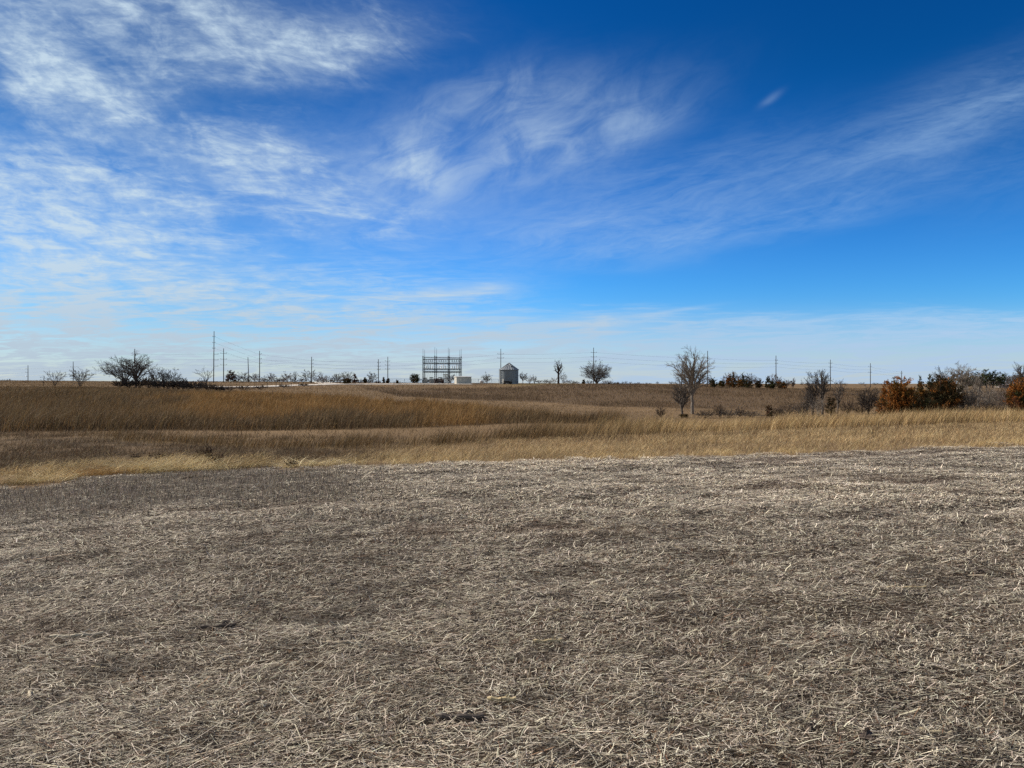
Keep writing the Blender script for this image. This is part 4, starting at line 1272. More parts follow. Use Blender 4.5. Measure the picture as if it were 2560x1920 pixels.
for bay in ((1062, 1084), (1094, 1118), (1127, 1150)):
    for f in (.15, .38, .62, .85):
        u = bay[0] + (bay[1] - bay[0]) * f
        # slanting disconnect switch standing on the lower beam
        p = sl(u, 922, 0); q = sl(u + rs_.uniform(-1.4, 1.4), 913 + rs_.uniform(-1.5, 1.5), 0)
        mb = MB(); n_ = 9
        pts = [np.array(p) + (np.array(q) - np.array(p)) * k / n_ for k in range(n_ + 1)]
        mb.tube(pts, [.10 + (.10 if k % 2 else 0) for k in range(n_ + 1)], 7); mb.build('switch', M_PORC, sub)
        # string of insulators hanging between the upper beams
        p = sl(u, 899, 0); q = sl(u + .3, 905, 0)
        pts = [np.array(p) + (np.array(q) - np.array(p)) * k / n_ for k in range(n_ + 1)]
        mb = MB(); mb.tube(pts, [.07 + (.09 if k % 2 else 0) for k in range(n_ + 1)], 7); mb.build('insulator', M_PORC, sub)
        p = sl(u, 929, 0)
        mb = MB(); mb.tube([p, sl(u - .6, 939, 2), sl(u - .8 + rs_.uniform(-1, 1), 949, 4)], .05, 4); mb.build('conductor', M_WIRE, sub)
    mb = MB(); mb.tube([sl(bay[0], 903, 0), sl((bay[0] + bay[1]) / 2, 904.2, 0), sl(bay[1], 903.4, 0)], .07, 5); mb.build('bus_bar', M_STEEL, sub)


# transformers and cabinets standing under the frame
M_TRAFO = plain("grey_green_paint", (0.30, 0.33, 0.31), .5, 0, .3)


def transformer(u, depth, w, h, label):
    x, y, z = place(u, depth)
    root = empty('transformer', (x, y, z), .1, label, 'transformer', 'transformers under the substation frame')
    mb = MB(); mb.box((0, 0, h * .45 + .3), (w, w * .8, h * .9)); mb.box((0, 0, h * .9 + .34), (w * 1.08, w * .88, .08)); mb.build('tank', M_TRAFO, root)
    for s in (-1, 1):
        mb = MB()
        for k in range(6):
            mb.box((s * (w / 2 + .24), (k - 2.5) * w * .12, h * .45 + .3), (.44, .06, h * .66))
        mb.build('radiator', M_TRAFO, root)
    for k in (-1, 0, 1):
        mb = MB(); zt = h * .9 + .385
        mb.lathe([(.06, zt), (.15, zt + .05), (.08, zt + .15), (.15, zt + .22), (.08, zt + .32), (.14, zt + .40), (.07, zt + .5), (.12, zt + .58), (.03, zt + .75)], 10, (k * w * .3, 0, 0)); mb.build('bushing', M_PORC, root)
    mb = MB(); mb.box((0, 0, .12), (w * 1.3, w * 1.1, .35)); mb.build('pad', M_PALE, root)
    mb = MB(); mb.tube([(-w * .5, w * .1, h + .75), (w * .4, w * .1, h + .75)], .22, 10); mb.build('conservator', M_TRAFO, root)
    return root


transformer(1063, 347, 1.9, 1.7, "grey transformer under the left end of the substation frame")
transformer(1079, 348, 2.0, 1.9, "grey transformer under the middle of the left bay of the frame")
transformer(1101, 348, 2.1, 1.9, "transformer behind the reddish low shrub in the middle bay")
for u, w, h, lab in ((1086.5, .8, 1.5, "narrow white cabinet between the transformers under the frame"), (1075, .5, 1.3, "thin white cabinet just left of the transformers' middle bay")):
    x, y, z = place(u, 343)
    rt = empty('switch_cabinet', (x, y, z), .1, lab, 'cabinet')
    mb = MB(); mb.box((0, 0, h / 2 + .06), (w, .5, h)); mb.build('body', M_PALE, rt)
    mb = MB(); mb.box((0, -.27, h / 2 + .08), (w * .86, .03, h * .86)); mb.build('door', M_PALE, rt)
    mb = MB(); mb.box((0, 0, h + .10), (w * 1.1, .58, .06)); mb.build('roof', M_STEEL, rt)
x, y, z = place(1113.5, 343)
rt = empty('slatted_screen', (x, y, z), 0, "tall pale slatted panel standing left of the pinkish bare tree under the frame", 'screen')
mb = MB()
for k in range(6): mb.tube([(-1.0 + k * .4, 0, 0), (-1.0 + k * .4, 0, 4.4)], .12, 5)
mb.build('slat', plain("weathered_pale_boards", (.42, .40, .33), .8), rt)
mb = MB()
for zq in (.4, 2.2, 4.1): mb.box((0, .16, zq), (2.3, .08, .22))
mb.build('rail', M_PALE, rt)

# ------------------------------------------------------------------ chain link fence round the yard
def chain_fence(u0, u1, d0, d1, label, h=2.1):
    x0, y0, z0 = place(u0, d0); x1, y1, z1 = place(u1, d1)
    L = math.hypot(x1 - x0, y1 - y0); n = max(2, int(L / 3.2))
    root = empty('chain_link_fence', (x0, y0, z0), 0, label, 'fence')
    P = [(x0 + (x1 - x0) * k / n, y0 + (y1 - y0) * k / n) for k in range(n + 1)]
    Z = ground(np.array([p[0] for p in P]), np.array([p[1] for p in P]))
    for (px_, py_), pz in zip(P, Z):
        mb = MB(); mb.tube([(px_ - x0, py_ - y0, pz - z0 - .3), (px_ - x0, py_ - y0, pz - z0 + h)], .05, 5); mb.build('post', M_STEEL, root)
    mb = MB()
    for k in range(n):
        (ax, ay), (bx_, by_) = P[k], P[k + 1]
        for f in np.linspace(0, 1, 12)[:-1]:
            for g_ in (-1, 1):
                f2 = min(1, max(0, f + g_ * .35))
                mb.tube([(ax + (bx_ - ax) * f - x0, ay + (by_ - ay) * f - y0, Z[k] - z0 + .05), (ax + (bx_ - ax) * f2 - x0, ay + (by_ - ay) * f2 - y0, Z[k] - z0 + h - .05)], .012, 3, False)
    mb.build('mesh', M_STEEL, root)
    mb = MB(); mb.tube([(p[0] - x0, p[1] - y0, z_ - z0 + h - .02) for p, z_ in zip(P, Z)], .045, 5); mb.build('top_rail', M_STEEL, root)


chain_fence(972, 1128, 338, 339, "chain link fence along the yard in front of the substation frame")
chain_fence(1179, 1246, 352, 356, "chain link fence between the control building and the grain bin")

# white tank by the fence, fence posts by the road
tx, ty, tz = place(1204.5, 352)
tk = empty('propane_tank', (tx, ty, tz), .2, "small white rounded tank behind the fence near a bare tree", 'tank')
mb = MB(); mb.tube([(-1.0, 0, .9), (-.85, 0, .9), (-.6, 0, .9), (.6, 0, .9), (.85, 0, .9), (1.0, 0, .9)], [.05, .4, .55, .55, .4, .05], 16); mb.build('body', plain("white_paint", (.75, .75, .72), .4), tk, smooth=True)
for s in (-.5, .5):
    mb = MB(); mb.box((s, 0, .18), (.14, .6, .5)); mb.build('leg', M_STEEL, tk)
mb = MB(); mb.lathe([(.0, 1.6), (.16, 1.58), (.18, 1.40)], 10); mb.build('valve_cap', M_PALE, tk)
M_WOODP = plain("weathered_post", (0.10, 0.08, 0.065), .95)
fp = None
for (u, d) in ((704, 276), (728, 283), (746, 287), (690, 273), (668, 268), (985, 322), (1000, 324)):
    x, y, z = place(u, d)
    if fp is None:
        mb = MB(); mb.tube([(0, 0, -.3), (.02, 0, .7), (0, .01, 1.35)], [.12, .11, .10], 7)
        fp = mb.build('fence_post', M_WOODP, None, (x, y, z)); o = fp
    else:
        o = fp.copy(); COL.objects.link(o); o.location = (x, y, z)
    tag(o, "short dark wooden post beside the pale gravel road", 'fence post', 'wooden posts along the gravel road')

# pale house among the trees far right
qx, qy, qz = place(2506, 430)
ho = empty('farm_house', (qx, qy, qz), R(-12), "low house with a pale roof half hidden in brush at the far right", 'house')
HW, HD, HH = 5.0, 5.0, 2.6
ztop = top_h(954.5, 430, qz)
mb = MB(); mb.box((0, 0, (ztop - 1.7) / 2), (HW, HD, ztop - 1.7)); mb.build('wall', plain("pale_siding", (.30, .27, .25), .7), ho)
mb = MB(); e = ztop - 1.7
mb.addv([(-HW / 2 - .3, -HD / 2 - .3, e + .003), (HW / 2 + .3, -HD / 2 - .3, e + .003), (HW / 2 + .3, HD / 2 + .3, e + .003), (-HW / 2 - .3, HD / 2 + .3, e + .003), (-HW / 2 - .3, 0, e + 1.7), (HW / 2 + .3, 0, e + 1.7)],
        [(3, 2, 1, 0), (0, 1, 5, 4), (2, 3, 4, 5), (0, 4, 3), (1, 2, 5)]); mb.build('roof', plain("pale_roof", (.45, .45, .46), .6), ho)
for k in (-1.6, 0, 1.6):
    mb = MB(); mb.box((k, -HD / 2 - .02, e * .6), (1.0, .06, 1.0)); mb.build('window', plain("dark_glass", (.03, .035, .04), .1, 0, .5), ho)

# ------------------------------------------------------------------ vegetation, thing by thing
ROWG = 'bare trees along the ridge'
# big bare trees and thicket on the left
bare_tree(137, 925, 62, 192, 11, "spindly bare bush of several stems left of the small forked tree", 'brown', 4, stems=4, bottom=0.0, limbs=12, full=.8)
bare_tree(201, 917, 54, 182, 12, "small forked bare tree in front of the second pole from the left", 'grey', 5, stems=2, bottom=.2, fork=.1, limbs=12, full=.85, thin=.9)
bare_tree(109, 941, 14, 200, 13, "thin bare sapling left of the spindly bare bush", 'brown', 3, fork=.4)
bare_tree(340, 877, 84, 178, 21, "tallest bare tree of the left thicket, a pole in its crown", 'grey', 6, fork=.28, bottom=.22, trunk=1.1, limbs=17, full=.95, arc=.2, thin=.72)
bare_tree(319, 890, 92, 174, 22, "wide bare tree leaning left beside the tallest bare tree of the thicket", 'grey', 6, fork=.2, bottom=.1, lean=-.42, limbs=17, thin=.72)
bare_tree(388, 916, 40, 171, 23, "bare tree just right of the tallest one, above the dark thicket", 'grey', 5, fork=.2, limbs=9, full=.7)
bare_tree(410, 918, 34, 168, 24, "bare tree in the middle of the three small ones above the dark thicket", 'dark', 5, fork=.3, limbs=9, full=.7)
bare_tree(433, 919, 40, 170, 25, "rightmost of the three small bare trees above the dark thicket", 'dark', 5, stems=2, limbs=10, full=.8)
bare_tree(516, 913, 44, 172, 27, "Y shaped bare sapling with few branches beside the tallest pole", 'grey', 4, fork=.42, limbs=6, kids=(3, 3), full=.62, bottom=.35, arc=.3, wildk=.45)
for i, (u, yt, w, d) in enumerate(((300, 948, 40, 172), (322, 945, 36, 169), (350, 940, 40, 171), (372, 941, 40, 168), (396, 945, 40, 167), (420, 948, 44, 166), (446, 948, 44, 168), (470, 951, 46, 166), (494, 953, 46, 169), (523, 956, 44, 166), (548, 962, 40, 170), (458, 944, 30, 170))):
    bare_shrub(u, yt, w, d, 100 + i, "dark leafless shrub in the thicket under the left bare trees", 'dark' if i % 3 else 'brown', 22, 'shrubs of the left thicket', 3, 1.7)
for i, (u, yt, w, d) in enumerate(((575, 962, 40, 176), (610, 962, 46, 190), (650, 961, 40, 215), (500, 945, 30, 190), (710, 960, 34, 260), (760, 958, 30, 285))):
    bare_shrub(u, yt, w, d, 130 + i, "low brown leafless shrub along the dark bank beside the gravel road", 'brown', 12, 'shrubs along the road bank', 3, 1.2)
cedar(577, 927, 36, 330, 31, "reddish bushy cedar between the tall poles on the left", 'red', .55, n_br=46, name='cedar_tree', mix='dark')
cedar(63, 957, 18, 300, 32, "low red bush at the foot of the leftmost pole", 'red', .4, n_br=22, name='cedar_shrub')
for i, (u, yt, w) in enumerate(((592, 945, 26), (620, 944, 22), (648, 944, 26), (668, 946, 24), (692, 946, 22), (708, 945, 20), (735, 944, 24), (757, 943, 26), (795, 943, 24), (815, 946, 22), (833, 945, 20), (850, 944, 22), (900, 947, 26), (922, 948, 24), (944, 950, 20))):
    bare_shrub(u, yt, w, 336 + (i * 7) % 12, 500 + i, "low leafless brush between the round bare trees behind the mound", ('brown', 'grey', 'pink')[i % 3], 12, 'low brush behind the mound', 3, .9)
for i, (u, yt, w) in enumerate(((1349, 950, 24), (1374, 951, 20), (1415, 949, 22), (1440, 952, 20), (1475, 950, 24), (1512, 950, 24), (1540, 955, 16))):
    bare_shrub(u, yt, w, 352 + (i * 5) % 9, 520 + i, "low leafless brush along the ridge right of the grain bin", ('brown', 'grey', 'pink')[i % 3], 10, 'low brush right of the grain bin', 3, .8)
# row of round bare trees behind the mound
rows = [(608, 929, 34, 335, 'grey', "bare tree right of the reddish bushy cedar, first of the row behind the mound"),
        (636, 933, 26, 345, 'pink', "small bare tree between the leaning pole and the straight pole"),
        (661, 938, 18, 340, 'grey', "lowest bare tree right of the straight pole behind the mound"),
        (680, 932, 22, 335, 'pink', "narrow rounded bare tree alone right of the straight pole"),
        (698, 941, 16, 340, 'grey', "thin low bare tree before the pinkish round one"),
        (718, 928, 30, 332, 'pink', "pinkish round bare tree on a short trunk left of the lone pole"),
        (738, 927, 12, 340, 'grey', "thin upright bare tree left of the lone pole's wide tree"),
        (776, 923, 54, 335, 'grey', "wide dome shaped bare tree around the lone pole"),
        (807, 933, 24, 325, 'pink', "pinkish bare bushy tree right of the lone pole, beside the road spur"),
        (826, 937, 14, 330, 'grey', "small grey bare tree behind the road spur"),
        (843, 932, 26, 335, 'grey', "grey bare tree left of the dense dark shrub by the road"),
        (866, 928, 30, 330, 'grey', "dense bare tree standing over the dark cedar shrub by the road"),
        (931, 928, 28, 338, 'grey', "fan shaped bare tree just left of the pair of poles")]
for i, (u, yt, w, d, b, lab) in enumerate(rows):
    bare_tree(u, yt, w, d, 40 + i, lab, b, 5 if w > 20 else 4, stems=3 if i in (0, 7, 8, 11) else 1, fork=.16, bottom=.06, group=ROWG, thin=.8)
cedar(868, 948, 28, 322, 60, "dark cedar shrub beside the road under a dense bare tree", 'dark', .4, n_br=34, name='cedar_shrub')
cedar(887, 936, 18, 332, 61, "small red brown cedar right of the dark cedar shrub by the road", 'red', .6, n_br=26)
cedar(913, 944, 12, 336, 62, "tiny dark cedar left of the fan shaped bare tree", 'dark', .6, n_br=18)
cedar(959, 943, 6, 338, 63, "narrow spire shaped dark cedar between the pair of poles", 'dark', .9, n_br=14)
cedar(970, 947, 11, 345, 64, "small dark cedar at the foot of the right one of the two poles", 'dark', .5, n_br=18)
cedar(993, 952, 6, 330, 65, "very small dark cedar left of the round dark cedar", 'dark', .5, n_br=12)
cedar(1037, 936, 32, 338, 66, "round dark green cedar left of the substation frame", 'green', .42, n_br=52, mix='dark')
cedar(1092, 947, 16, 341, 67, "low reddish cedar under the middle bay of the substation frame", 'red', .4, n_br=24, name='cedar_shrub')
cedar(1105, 948, 10, 341, 68, "small dark reddish shrub beside the slatted panel under the frame", 'red', .4, n_br=18, name='cedar_shrub')
bare_tree(1126, 930, 26, 352, 69, "pinkish bare tree behind the control building and the frame", 'pink', 5, stems=2, thin=.9)
bare_tree(1217, 929, 26, 350, 70, "bare tree with two trunks midway between building and grain bin", 'grey', 5, stems=2, fork=.1, limbs=10, thin=.9)
bare_tree(1307, 929, 22, 350, 71, "bare tree immediately right of the grain bin", 'grey', 5, fork=.3)
bare_tree(1324, 937, 20, 350, 72, "low bare tree between the other two right of the grain bin", 'pink', 4, stems=2)
bare_tree(1336, 935, 16, 352, 73, "last of the three small bare trees right of the grain bin", 'grey', 4, stems=2)
bare_shrub(1364, 948, 16, 352, 74, "small grey shrub left of the contorted tall dead tree", 'grey', 8)
bare_tree(1385, 943, 20, 352, 75, "pale bushy tree at the left foot of the contorted tall dead tree", 'pale', 4, stems=3, bottom=0.0)
bare_tree(1396, 897, 27, 344, 76, "contorted tall dead tree with stubby upper limbs", 'dark', 4, fork=.5, limbs=12, kids=(4, 2), full=1.0, bottom=.25, arc=-.05, wildk=.8, trunk=1.7)
bare_tree(1408, 930, 22, 347, 77, "small bare tree close behind the contorted tall dead tree", 'grey', 4, fork=.3)
bare_shrub(1427, 950, 20, 355, 78, "low grey shrub right of the contorted tall dead tree", 'grey', 8)
cedar(1459, 950, 8, 352, 79, "tiny dark cedar left of the broad multi stemmed tree", 'dark', .7, n_br=14)
bare_tree(1492, 901, 74, 345, 80, "broad rounded bare tree of many stems around a pole", 'grey', 6, stems=5, limbs=26, bottom=.02, full=1.0, trunk=1.5, thin=.72, kids=(8, 6, 4))
bare_shrub(1525, 951, 16, 355, 81, "low pink grey shrub right of the broad multi stemmed tree", 'pink', 8)
# small far trees on the horizon between the broad tree and the cottonwood
for i, (u, yt, w) in enumerate(((1545, 954, 8), (1557, 952.5, 7), (1565, 952, 8), (1576, 954, 9), (1596, 955, 10), (1617, 956, 7), (1624, 957, 9), (1644, 953, 10), (1677, 953, 16), (1690, 954, 10), (1748, 956, 12))):
    bare_shrub(u, yt, w, 700, 150 + i, "tiny far tree on the horizon left of the tall cottonwood", 'dark', 7, 'far trees on the horizon', 2, .9, name='far_tree')
for i, (u, yt, w) in enumerate(((8, 948, 14), (22, 946, 14), (36, 950, 8))):
    bare_shrub(u, yt, w, 900, 170 + i, "tiny far tree on the horizon at the far left", 'dark', 8, 'far trees at the left end of the horizon', 2, .9, name='far_tree')
for i, (u, yt, w) in enumerate(((1975, 952, 10), (2004, 955, 9), (2018, 954, 10), (2090, 955, 12), (2110, 957, 9), (2155, 955, 22), (2188, 955, 18), (2205, 958, 20), (2222, 957, 16))):
    bare_shrub(u, yt, w, 640, 180 + i, "tiny far tree on the horizon near the slim poles on the right", 'dark', 8, 'far trees on the right horizon', 2, .9, name='far_tree')
# the tall cottonwood and its neighbour
bare_tree(1730, 868, 100, 138, 90, "tall cottonwood with a wide fine crown, leafless, by the right pole", 'ash', 6, fork=.40, limbs=16, bottom=.26, full=.90, arc=.14, kids=(10, 7, 4), wildk=.5, up=.38, thin=.8)
bare_tree(1705, 938, 60, 122, 95, "small dark leafless tree in front of the tall cottonwood", 'grey', 6, fork=.24, limbs=13, bottom=.12, trunk=1.1, arc=.05, wildk=.55, kids=(8, 6, 4), thin=.62)
cedar(1710, 1036, 26, 121, 92, "low dark evergreen at the foot of the small dark leafless tree", 'dark', .4, n_br=26, name='cedar_shrub')
# row of cedars on the far rise
CROW = 'cedars on the far rise'
for i, (u, yt, w, k, mx, sh, lab) in enumerate((
        (1787, 944, 26, 'green', 'dark', .6, "dark green cedar at the left end of the cedar row right of the cottonwood"),
        (1804, 953, 20, 'pine', 'gold', .4, "low olive cedar shrub, second from the left in the cedar row"),
        (1823, 936, 26, 'rust', 'dark', .6, "rust red cedar left of the golden one in the cedar row"),
        (1834, 931, 20, 'dark', 'rust', .8, "pointed dark cedar, tallest at the left of the cedar row"),
        (1846, 943, 28, 'gold', 'rust', .5, "golden orange cedar in the middle of the cedar row"),
        (1857, 935, 24, 'green', 'dark', .7, "dark green cedar right behind the golden orange one"),
        (1872, 942, 28, 'dark', 'green', .5, "broad dark cedar right of the golden orange one"),
        (1900, 947, 26, 'dark', 'red', .5, "low dark reddish cedar in the gap of the cedar row"),
        (1920, 942, 20, 'green', 'dark', .8, "narrow dark green cedar left of the slim pole"),
        (1928, 953, 22, 'green', 'dark', .4, "low grey green cedar in front of the narrow dark green one"),
        (1956, 954, 32, 'dark', 'rust', .5, "low wide dark cedar at the right end of the cedar row"))):
    cedar(u, yt, w, 322 + (i * 5) % 14, 200 + i, lab, k, sh, CROW, 36, mix=mx, leaders=3 if w > 21 else 1)
for i, (u, yt, w, lab) in enumerate(((1777, 938, 16, "thin bare tree between the right pole and the cedar row"), (1815, 932, 24, "pinkish bare tree behind the rust red cedar"), (1832, 926, 26, "tallest pinkish bare tree behind the cedar row"),
                                     (1853, 930, 24, "pinkish bare tree behind the golden orange cedar"), (1873, 932, 24, "pinkish bare tree behind the broad dark cedar"), (1889, 937, 20, "bare tree behind the gap in the cedar row"),
                                     (1931, 934, 26, "rounded pinkish bare tree left of the slim pole"), (1947, 940, 18, "bare tree right of the slim pole by the cedar row"), (1966, 946, 20, "low bare tree right of the cedar row"), (1983, 943, 12, "thin lone bare tree right of the cedar row"))):
    bare_tree(u, yt, w, 345 + (i * 7) % 12, 220 + i, lab, 'pink', 5, stems=2, bottom=.1, thin=.8, group='bare trees behind the cedar row')
# valley floor shrubs
for i, (u, yt, w, d, b, lab) in enumerate((
        (1652, 1016, 22, 118, 'brown', "thin bare sapling shrub left of the small dark leafless tree"),
        (1764, 1024, 44, 120, 'grey', "grey shrub just right of the small dark leafless tree"),
        (1799, 1011, 26, 124, 'brown', "taller grey shrub in the middle of the valley shrubs"),
        (1822, 1021, 46, 121, 'grey', "wide low grey shrub, third in the valley row"),
        (1850, 1017, 24, 126, 'brown', "upright brown shrub, fourth in the valley row"),
        (1876, 1024, 40, 122, 'grey', "low grey shrub left of the small dark cedar in the valley"),
        (1968, 1006, 46, 122, 'brown', "rounded grey brown shrub right of the small dark cedar in the valley"),
        (1942, 1018, 30, 124, 'brown', "loose shrub beside the rounded grey brown one"),
        (2120, 998, 36, 126, 'brown', "sparse brown shrub right of the dark evergreen bush"),
        (2150, 1012, 30, 122, 'brown', "low brown shrub left of the fan shaped shrub"),
        (2007, 1000, 30, 120, 'grey', "thin grey shrub by the leaning log"))):
    bare_shrub(u, yt, w * 1.25, d, 240 + i, lab, b, 22, None, 4, .9)
cedar(1923, 1013, 26, 121, 251, "small dark cedar among the grey valley shrubs", 'dark', .5, n_br=34, mix='red')
cedar(2077, 994, 36, 124, 252, "dark evergreen bush under the cluster of bare trees", 'dark', .4, n_br=48, name='cedar_shrub')
bare_tree(2032, 928, 46, 126, 253, "left tall bare tree of the cluster over the dark evergreen bush", 'dark', 6, stems=2, limbs=10, bottom=.1, full=.62, thin=.9, arc=.2)
bare_tree(2056, 922, 46, 128, 254, "middle tall bare tree of the cluster over the dark evergreen bush", 'grey', 6, fork=.3, limbs=9, bottom=.25, full=.65, thin=.9, arc=.2)
bare_tree(2092, 946, 44, 130, 255, "bare tree leaning right beside the dark evergreen bush", 'grey', 5, fork=.3, limbs=8, lean=.2, full=.7, thin=.9)
bare_tree(2018, 962, 30, 123, 256, "short bare tree at the left of the bare cluster", 'grey', 5, stems=2, thin=.8)
bare_tree(2045, 980, 40, 121, 257, "low tangled bare tree in front of the bare cluster", 'pale', 5, stems=4, bottom=0.0, thin=.8)
bare_tree(2170, 962, 58, 120, 258, "fan shaped bare shrub tree left of the rust cedars", 'dark', 6, fork=.10, limbs=14, bottom=.05, full=.85, trunk=1.2, thin=.85)
x, y, z = place(2002, 119)
mb = MB(); mb.tube([(-1.9, 0, 1.9), (-1.0, .1, 1.35), (-.2, 0, .75), (.8, .1, .05), (1.2, 0, -.3)], [.05, .08, .1, .11, .11], 6, True, (.16, .14, .12))
mb.tube([(-1.0, .1, 1.35), (-1.5, .3, 1.2), (-1.9, .3, 1.3)], [.05, .035, .02], 4, False, (.16, .14, .12))
tag(mb.build('fallen_branch', M_BARK, None, (x, y, z), tint=True), "bleached fallen branch slanting down left of the bare cluster", 'branch')
# big cedars on the right
cedar(2252, 944, 98, 108, 260, "big rust orange cedar, brightest tree on the right", 'rust', .40, None, 190, mix='gold', spray=.95, mixp=.2, leaders=5)
cedar(2203, 995, 40, 105, 261, "low rust cedar at the left foot of the big rust orange cedar", 'rust', .5, None, 54, mix='dark')
cedar(2225, 985, 34, 106, 262, "middle sized rust cedar against the left side of the big one", 'rust', .6, None, 54, mix='gold')
cedar(2352, 940, 104, 110, 263, "big dark cedar with rusty tips right of the rust orange one", 'dark', .42, None, 200, mix='rust', spray=.95, mixp=.25, leaders=6)
cedar(2304, 955, 84, 112, 264, "dark olive cedar between the two big cedars", 'dark', .6, None, 70, mix='gold', leaders=3)
cedar(2285, 985, 50, 106, 320, "low dark cedar filling the gap right of the big rust orange one", 'dark', .4, None, 60, mix='rust', leaders=3)
cedar(2325, 992, 46, 105, 321, "low dark cedar in front of the gap before the big dark one", 'dark', .4, None, 54, mix='green')
cedar(2400, 985, 44, 111, 322, "low dark ragged cedar at the right foot of the big dark one", 'dark', .45, None, 54, mix='red')
cedar(2325, 934, 40, 135, 265, "green cedar with sparse top behind the two big cedars", 'green', .6, None, 60, mix='dark', leaders=3)
cedar(2300, 941, 22, 138, 266, "thin green cedar just right of the big rust orange top", 'green', .9, None, 34)
cedar(2385, 930, 36, 140, 267, "green cedar behind the big dark one, right side", 'green', .5, None, 50, mix='gold', leaders=3)
cedar(2562, 936, 92, 106, 268, "rust green cedar cut by the right edge of the photo", 'rust', .55, None, 160, mix='green', spray=.95, mixp=.2, leaders=5)
cedar(2536, 990, 40, 104, 269, "low rust red cedar at the foot of the one cut by the right edge", 'red', .5, None, 54, mix='rust')
bare_tree(2357, 915, 44, 142, 270, "bare tree rising behind the big dark cedar with rusty tips", 'grey', 6, fork=.34, bottom=.3, full=.8, thin=.8)
bare_tree(2400, 904, 62, 128, 271, "tallest pale trunked bare tree right of the big dark cedar", 'pale', 6, fork=.45, bottom=.35, full=.8, thin=.8, arc=.15)
bare_tree(2424, 958, 52, 110, 272, "small pale bare tree with dark trunk base right of the big dark cedar", 'pale', 6, fork=.25, bottom=.15, thin=.75)
bare_tree(2553, 904, 46, 116, 273, "bare tree behind the cedar cut by the right edge", 'grey', 6, fork=.4, bottom=.3, full=.8, thin=.8)
bare_tree(2446, 925, 30, 150, 274, "thin bare tree in front of the pines on the right", 'pale', 5, fork=.4, full=.7, thin=.8)
for i, (u, yt, w, d, b) in enumerate(((2400, 985, 50, 112, 'grey'), (2440, 975, 60, 118, 'grey'), (2470, 966, 64, 140, 'pale'), (2500, 970, 60, 136, 'grey'), (2525, 962, 50, 130, 'pink'), (2455, 1000, 60, 108, 'brown'), (2492, 1002, 60, 107, 'grey'), (2515, 1006, 50, 105, 'dark'), (2410, 1006, 46, 106, 'dark'),
                                      (2468, 950, 60, 180, 'pale'), (2512, 952, 60, 190, 'pink'), (2538, 945, 46, 200, 'grey'))):
    bare_shrub(u, yt, w, d, 280 + i, "tangled grey leafless shrub in the thicket between the right cedars", b, 16, 'shrubs of the right thicket', 4, .75)
for i, (u, yt, w, lab) in enumerate(((2418, 933, 22, "dark green pine at the left end of the pines behind the right thicket"), (2433, 931, 22, "dark green pine, second from left behind the right thicket"), (2450, 928, 26, "dark green pine in the middle of the pine row behind the thicket"),
                                     (2466, 925, 28, "tallest and broadest green pine behind the right thicket"), (2482, 927, 22, "dark green pine right of the broadest one"), (2501, 926, 22, "lone dark green pine at the right end of the pine row"))):
    pine(u, yt, w * 1.4, 400 + (i * 9) % 20, 300 + i, lab, 'pines behind the right thicket')
for i, (u, yt, w) in enumerate(((2412, 938, 18), (2441, 936, 18), (2475, 935, 18), (2492, 934, 18), (2516, 929, 20), (2529, 930, 20), (2541, 932, 18), (2551, 930, 16))):
    bare_tree(u, yt, w, 415, 310 + i, "pinkish grey bare tree in the wood around the pines", 'pink', 5, stems=2, thin=.8, group='bare trees around the pines')

# ------------------------------------------------------------------ things lying on the near field
M_STALK = tint_mat("corn_stalk", 0.7, 0, .25, .25, 30.0)


def spot(u, v):
    """ground point seen at a photo position on the near field"""
    d = 3.0
    for _ in range(60):
        x, y, z = place(u, d)
        d += ((CAMZ - z) * F / (v - 960) - d) * .7
    return place(u, d)


def stalk(u, v, L, r, yaw, col, label, name='corn_stalk', bend=0.06, cat='stalk'):
    x, y, z = spot(u, v)
    mb = MB(); P = []
    for k in range(9):
        t = k / 8 - .5
        P.append((t * L, bend * L * 4 * t * t, r + .004 * math.sin(k * 1.7)))
    mb.tube(P, [r * (.85, 1, 1.0, 1.08, 1, .98, 1.06, .95, .8)[k] for k in range(9)], 8, True, col)
    mb.tube([(0, 0, r), (.2 * L, .12 * L, r + .02), (.32 * L, .16 * L, .01)], [r * .5, r * .35, .002], 4, False, np.array(col) * 1.1)
    o = mb.build(name, M_STALK, None, (x, y, z + .034), tint=True); o.rotation_euler = (0, 0, yaw)
    return tag(o, label, cat)


x, y, z = spot(75, 1757)
mb = MB(); mb.tube([(-.042, 0, .010), (-.041, 0, .010), (-.015, .001, .012), (.015, 0, .012), (.038, .002, .010), (.041, .002, .010)], [.006, .0095, .011, .0105, .008, .004], 10, True, (.42, .36, .25))
o = mb.build('corn_cob', M_STALK, None, (x, y, z + .034), tint=True); o.rotation_euler = (0, 0, R(-58)); tag(o, "pale broken corn cob lying in the straw at the lower left", 'corn cob')
stalk(190, 1607, .30, .011, R(14), (.50, .44, .32), "pale straight stalk lying left, behind the corn cob")
stalk(860, 1627, .24, .013, R(6), (.46, .39, .28), "light brown stalk lying near the middle left of the field")
stalk(545, 1585, .22, .014, R(18), (.075, .058, .045), "dark brown stalk left of the middle, in a darker row")
stalk(1150, 1820, .22, .015, R(2), (.085, .07, .058), "dark split stalk lying at the bottom middle")
stalk(1255, 1772, .14, .012, R(0), (.52, .42, .24), "short yellowish stalk piece just right of the dark split stalk")
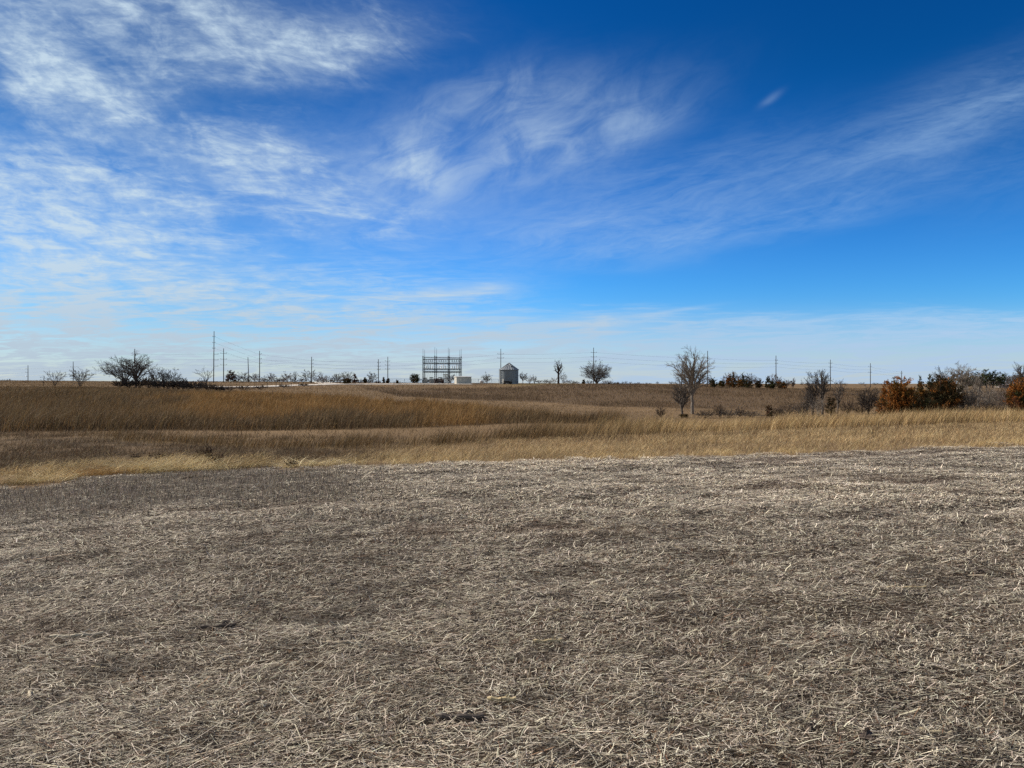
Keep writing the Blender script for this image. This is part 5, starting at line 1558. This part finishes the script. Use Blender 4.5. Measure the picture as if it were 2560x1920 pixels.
stalk(2270, 1484, .30, .011, R(1), (.48, .38, .22), "tan stalk lying level on the right half of the field")
stalk(2100, 1692, .10, .007, R(-2), (.50, .44, .30), "short pale yellow stalk fragment on the right half")
stalk(1370, 1622, .18, .012, R(9), (.42, .34, .2), "tan stalk right of the centre, half buried in straw")
stalk(2340, 1852, .13, .006, R(-20), (.42, .36, .24), "pale bent stalk near the lower right corner", bend=.14)
for (u, v, s, lab) in ((2032, 1838, .035, "dark lump of soil in the straw at the lower right"), (2165, 1862, .042, "larger dark lump of soil right of the other one")):
    x, y, z = spot(u, v); rs = np.random.default_rng(int(u))
    mb = MB(); prof = [(0.01, -.01), (s * .8, 0), (s, s * .3), (s * .75, s * .65), (s * .3, s * .85), (.005, s * .88)]
    mb.lathe(prof, 14); mb.v[0] = mb.v[0] * np.array([1, .7, 1]) + rs.normal(0, s * .16, mb.v[0].shape)
    mb.c[0][:] = (.055, .042, .034)
    o = mb.build('soil_clod', M_STALK, None, (x, y, z + .022), tint=True); o.rotation_euler = (0, 0, .9); tag(o, lab, 'soil clod')


def dead_weed(u, v, h, w, seed, label):
    x, y, z = spot(u, v); rs = np.random.default_rng(seed)
    ft, lv = grow(h, w, rs, 14, .1, -.1, .2, (6, 5), .45, 0, up=.5, stems=5)
    mb = Twigs()
    for P, Rd in lv:
        mb.add(P, np.maximum(Rd * .006, .0028), 3, np.array((.075, .048, .034)) * rs.uniform(.7, 1.4, (len(P), 1)))
    tag(mb.build('dead_weed', M_TWIG, None, (x, y, z)), label, 'weed')


dead_weed(500, 1158, .30, .30, 401, "dark dead weed leaning left in the pale heaped grass")
dead_weed(520, 1160, .42, .22, 402, "tallest dark dead weed standing in the pale heaped grass")
dead_weed(543, 1170, .30, .26, 403, "dark reddish dead weed at the front of the pale heaped grass")
dead_weed(398, 1152, .20, .5, 404, "low wide dark dead weed behind the pale heaped grass")
dead_weed(728, 1168, .14, .3, 405, "small dark dead weed right of the heaped grass, by the field edge")
dead_weed(340, 1150, .16, .3, 406, "smallest dark weed left of the low wide one")
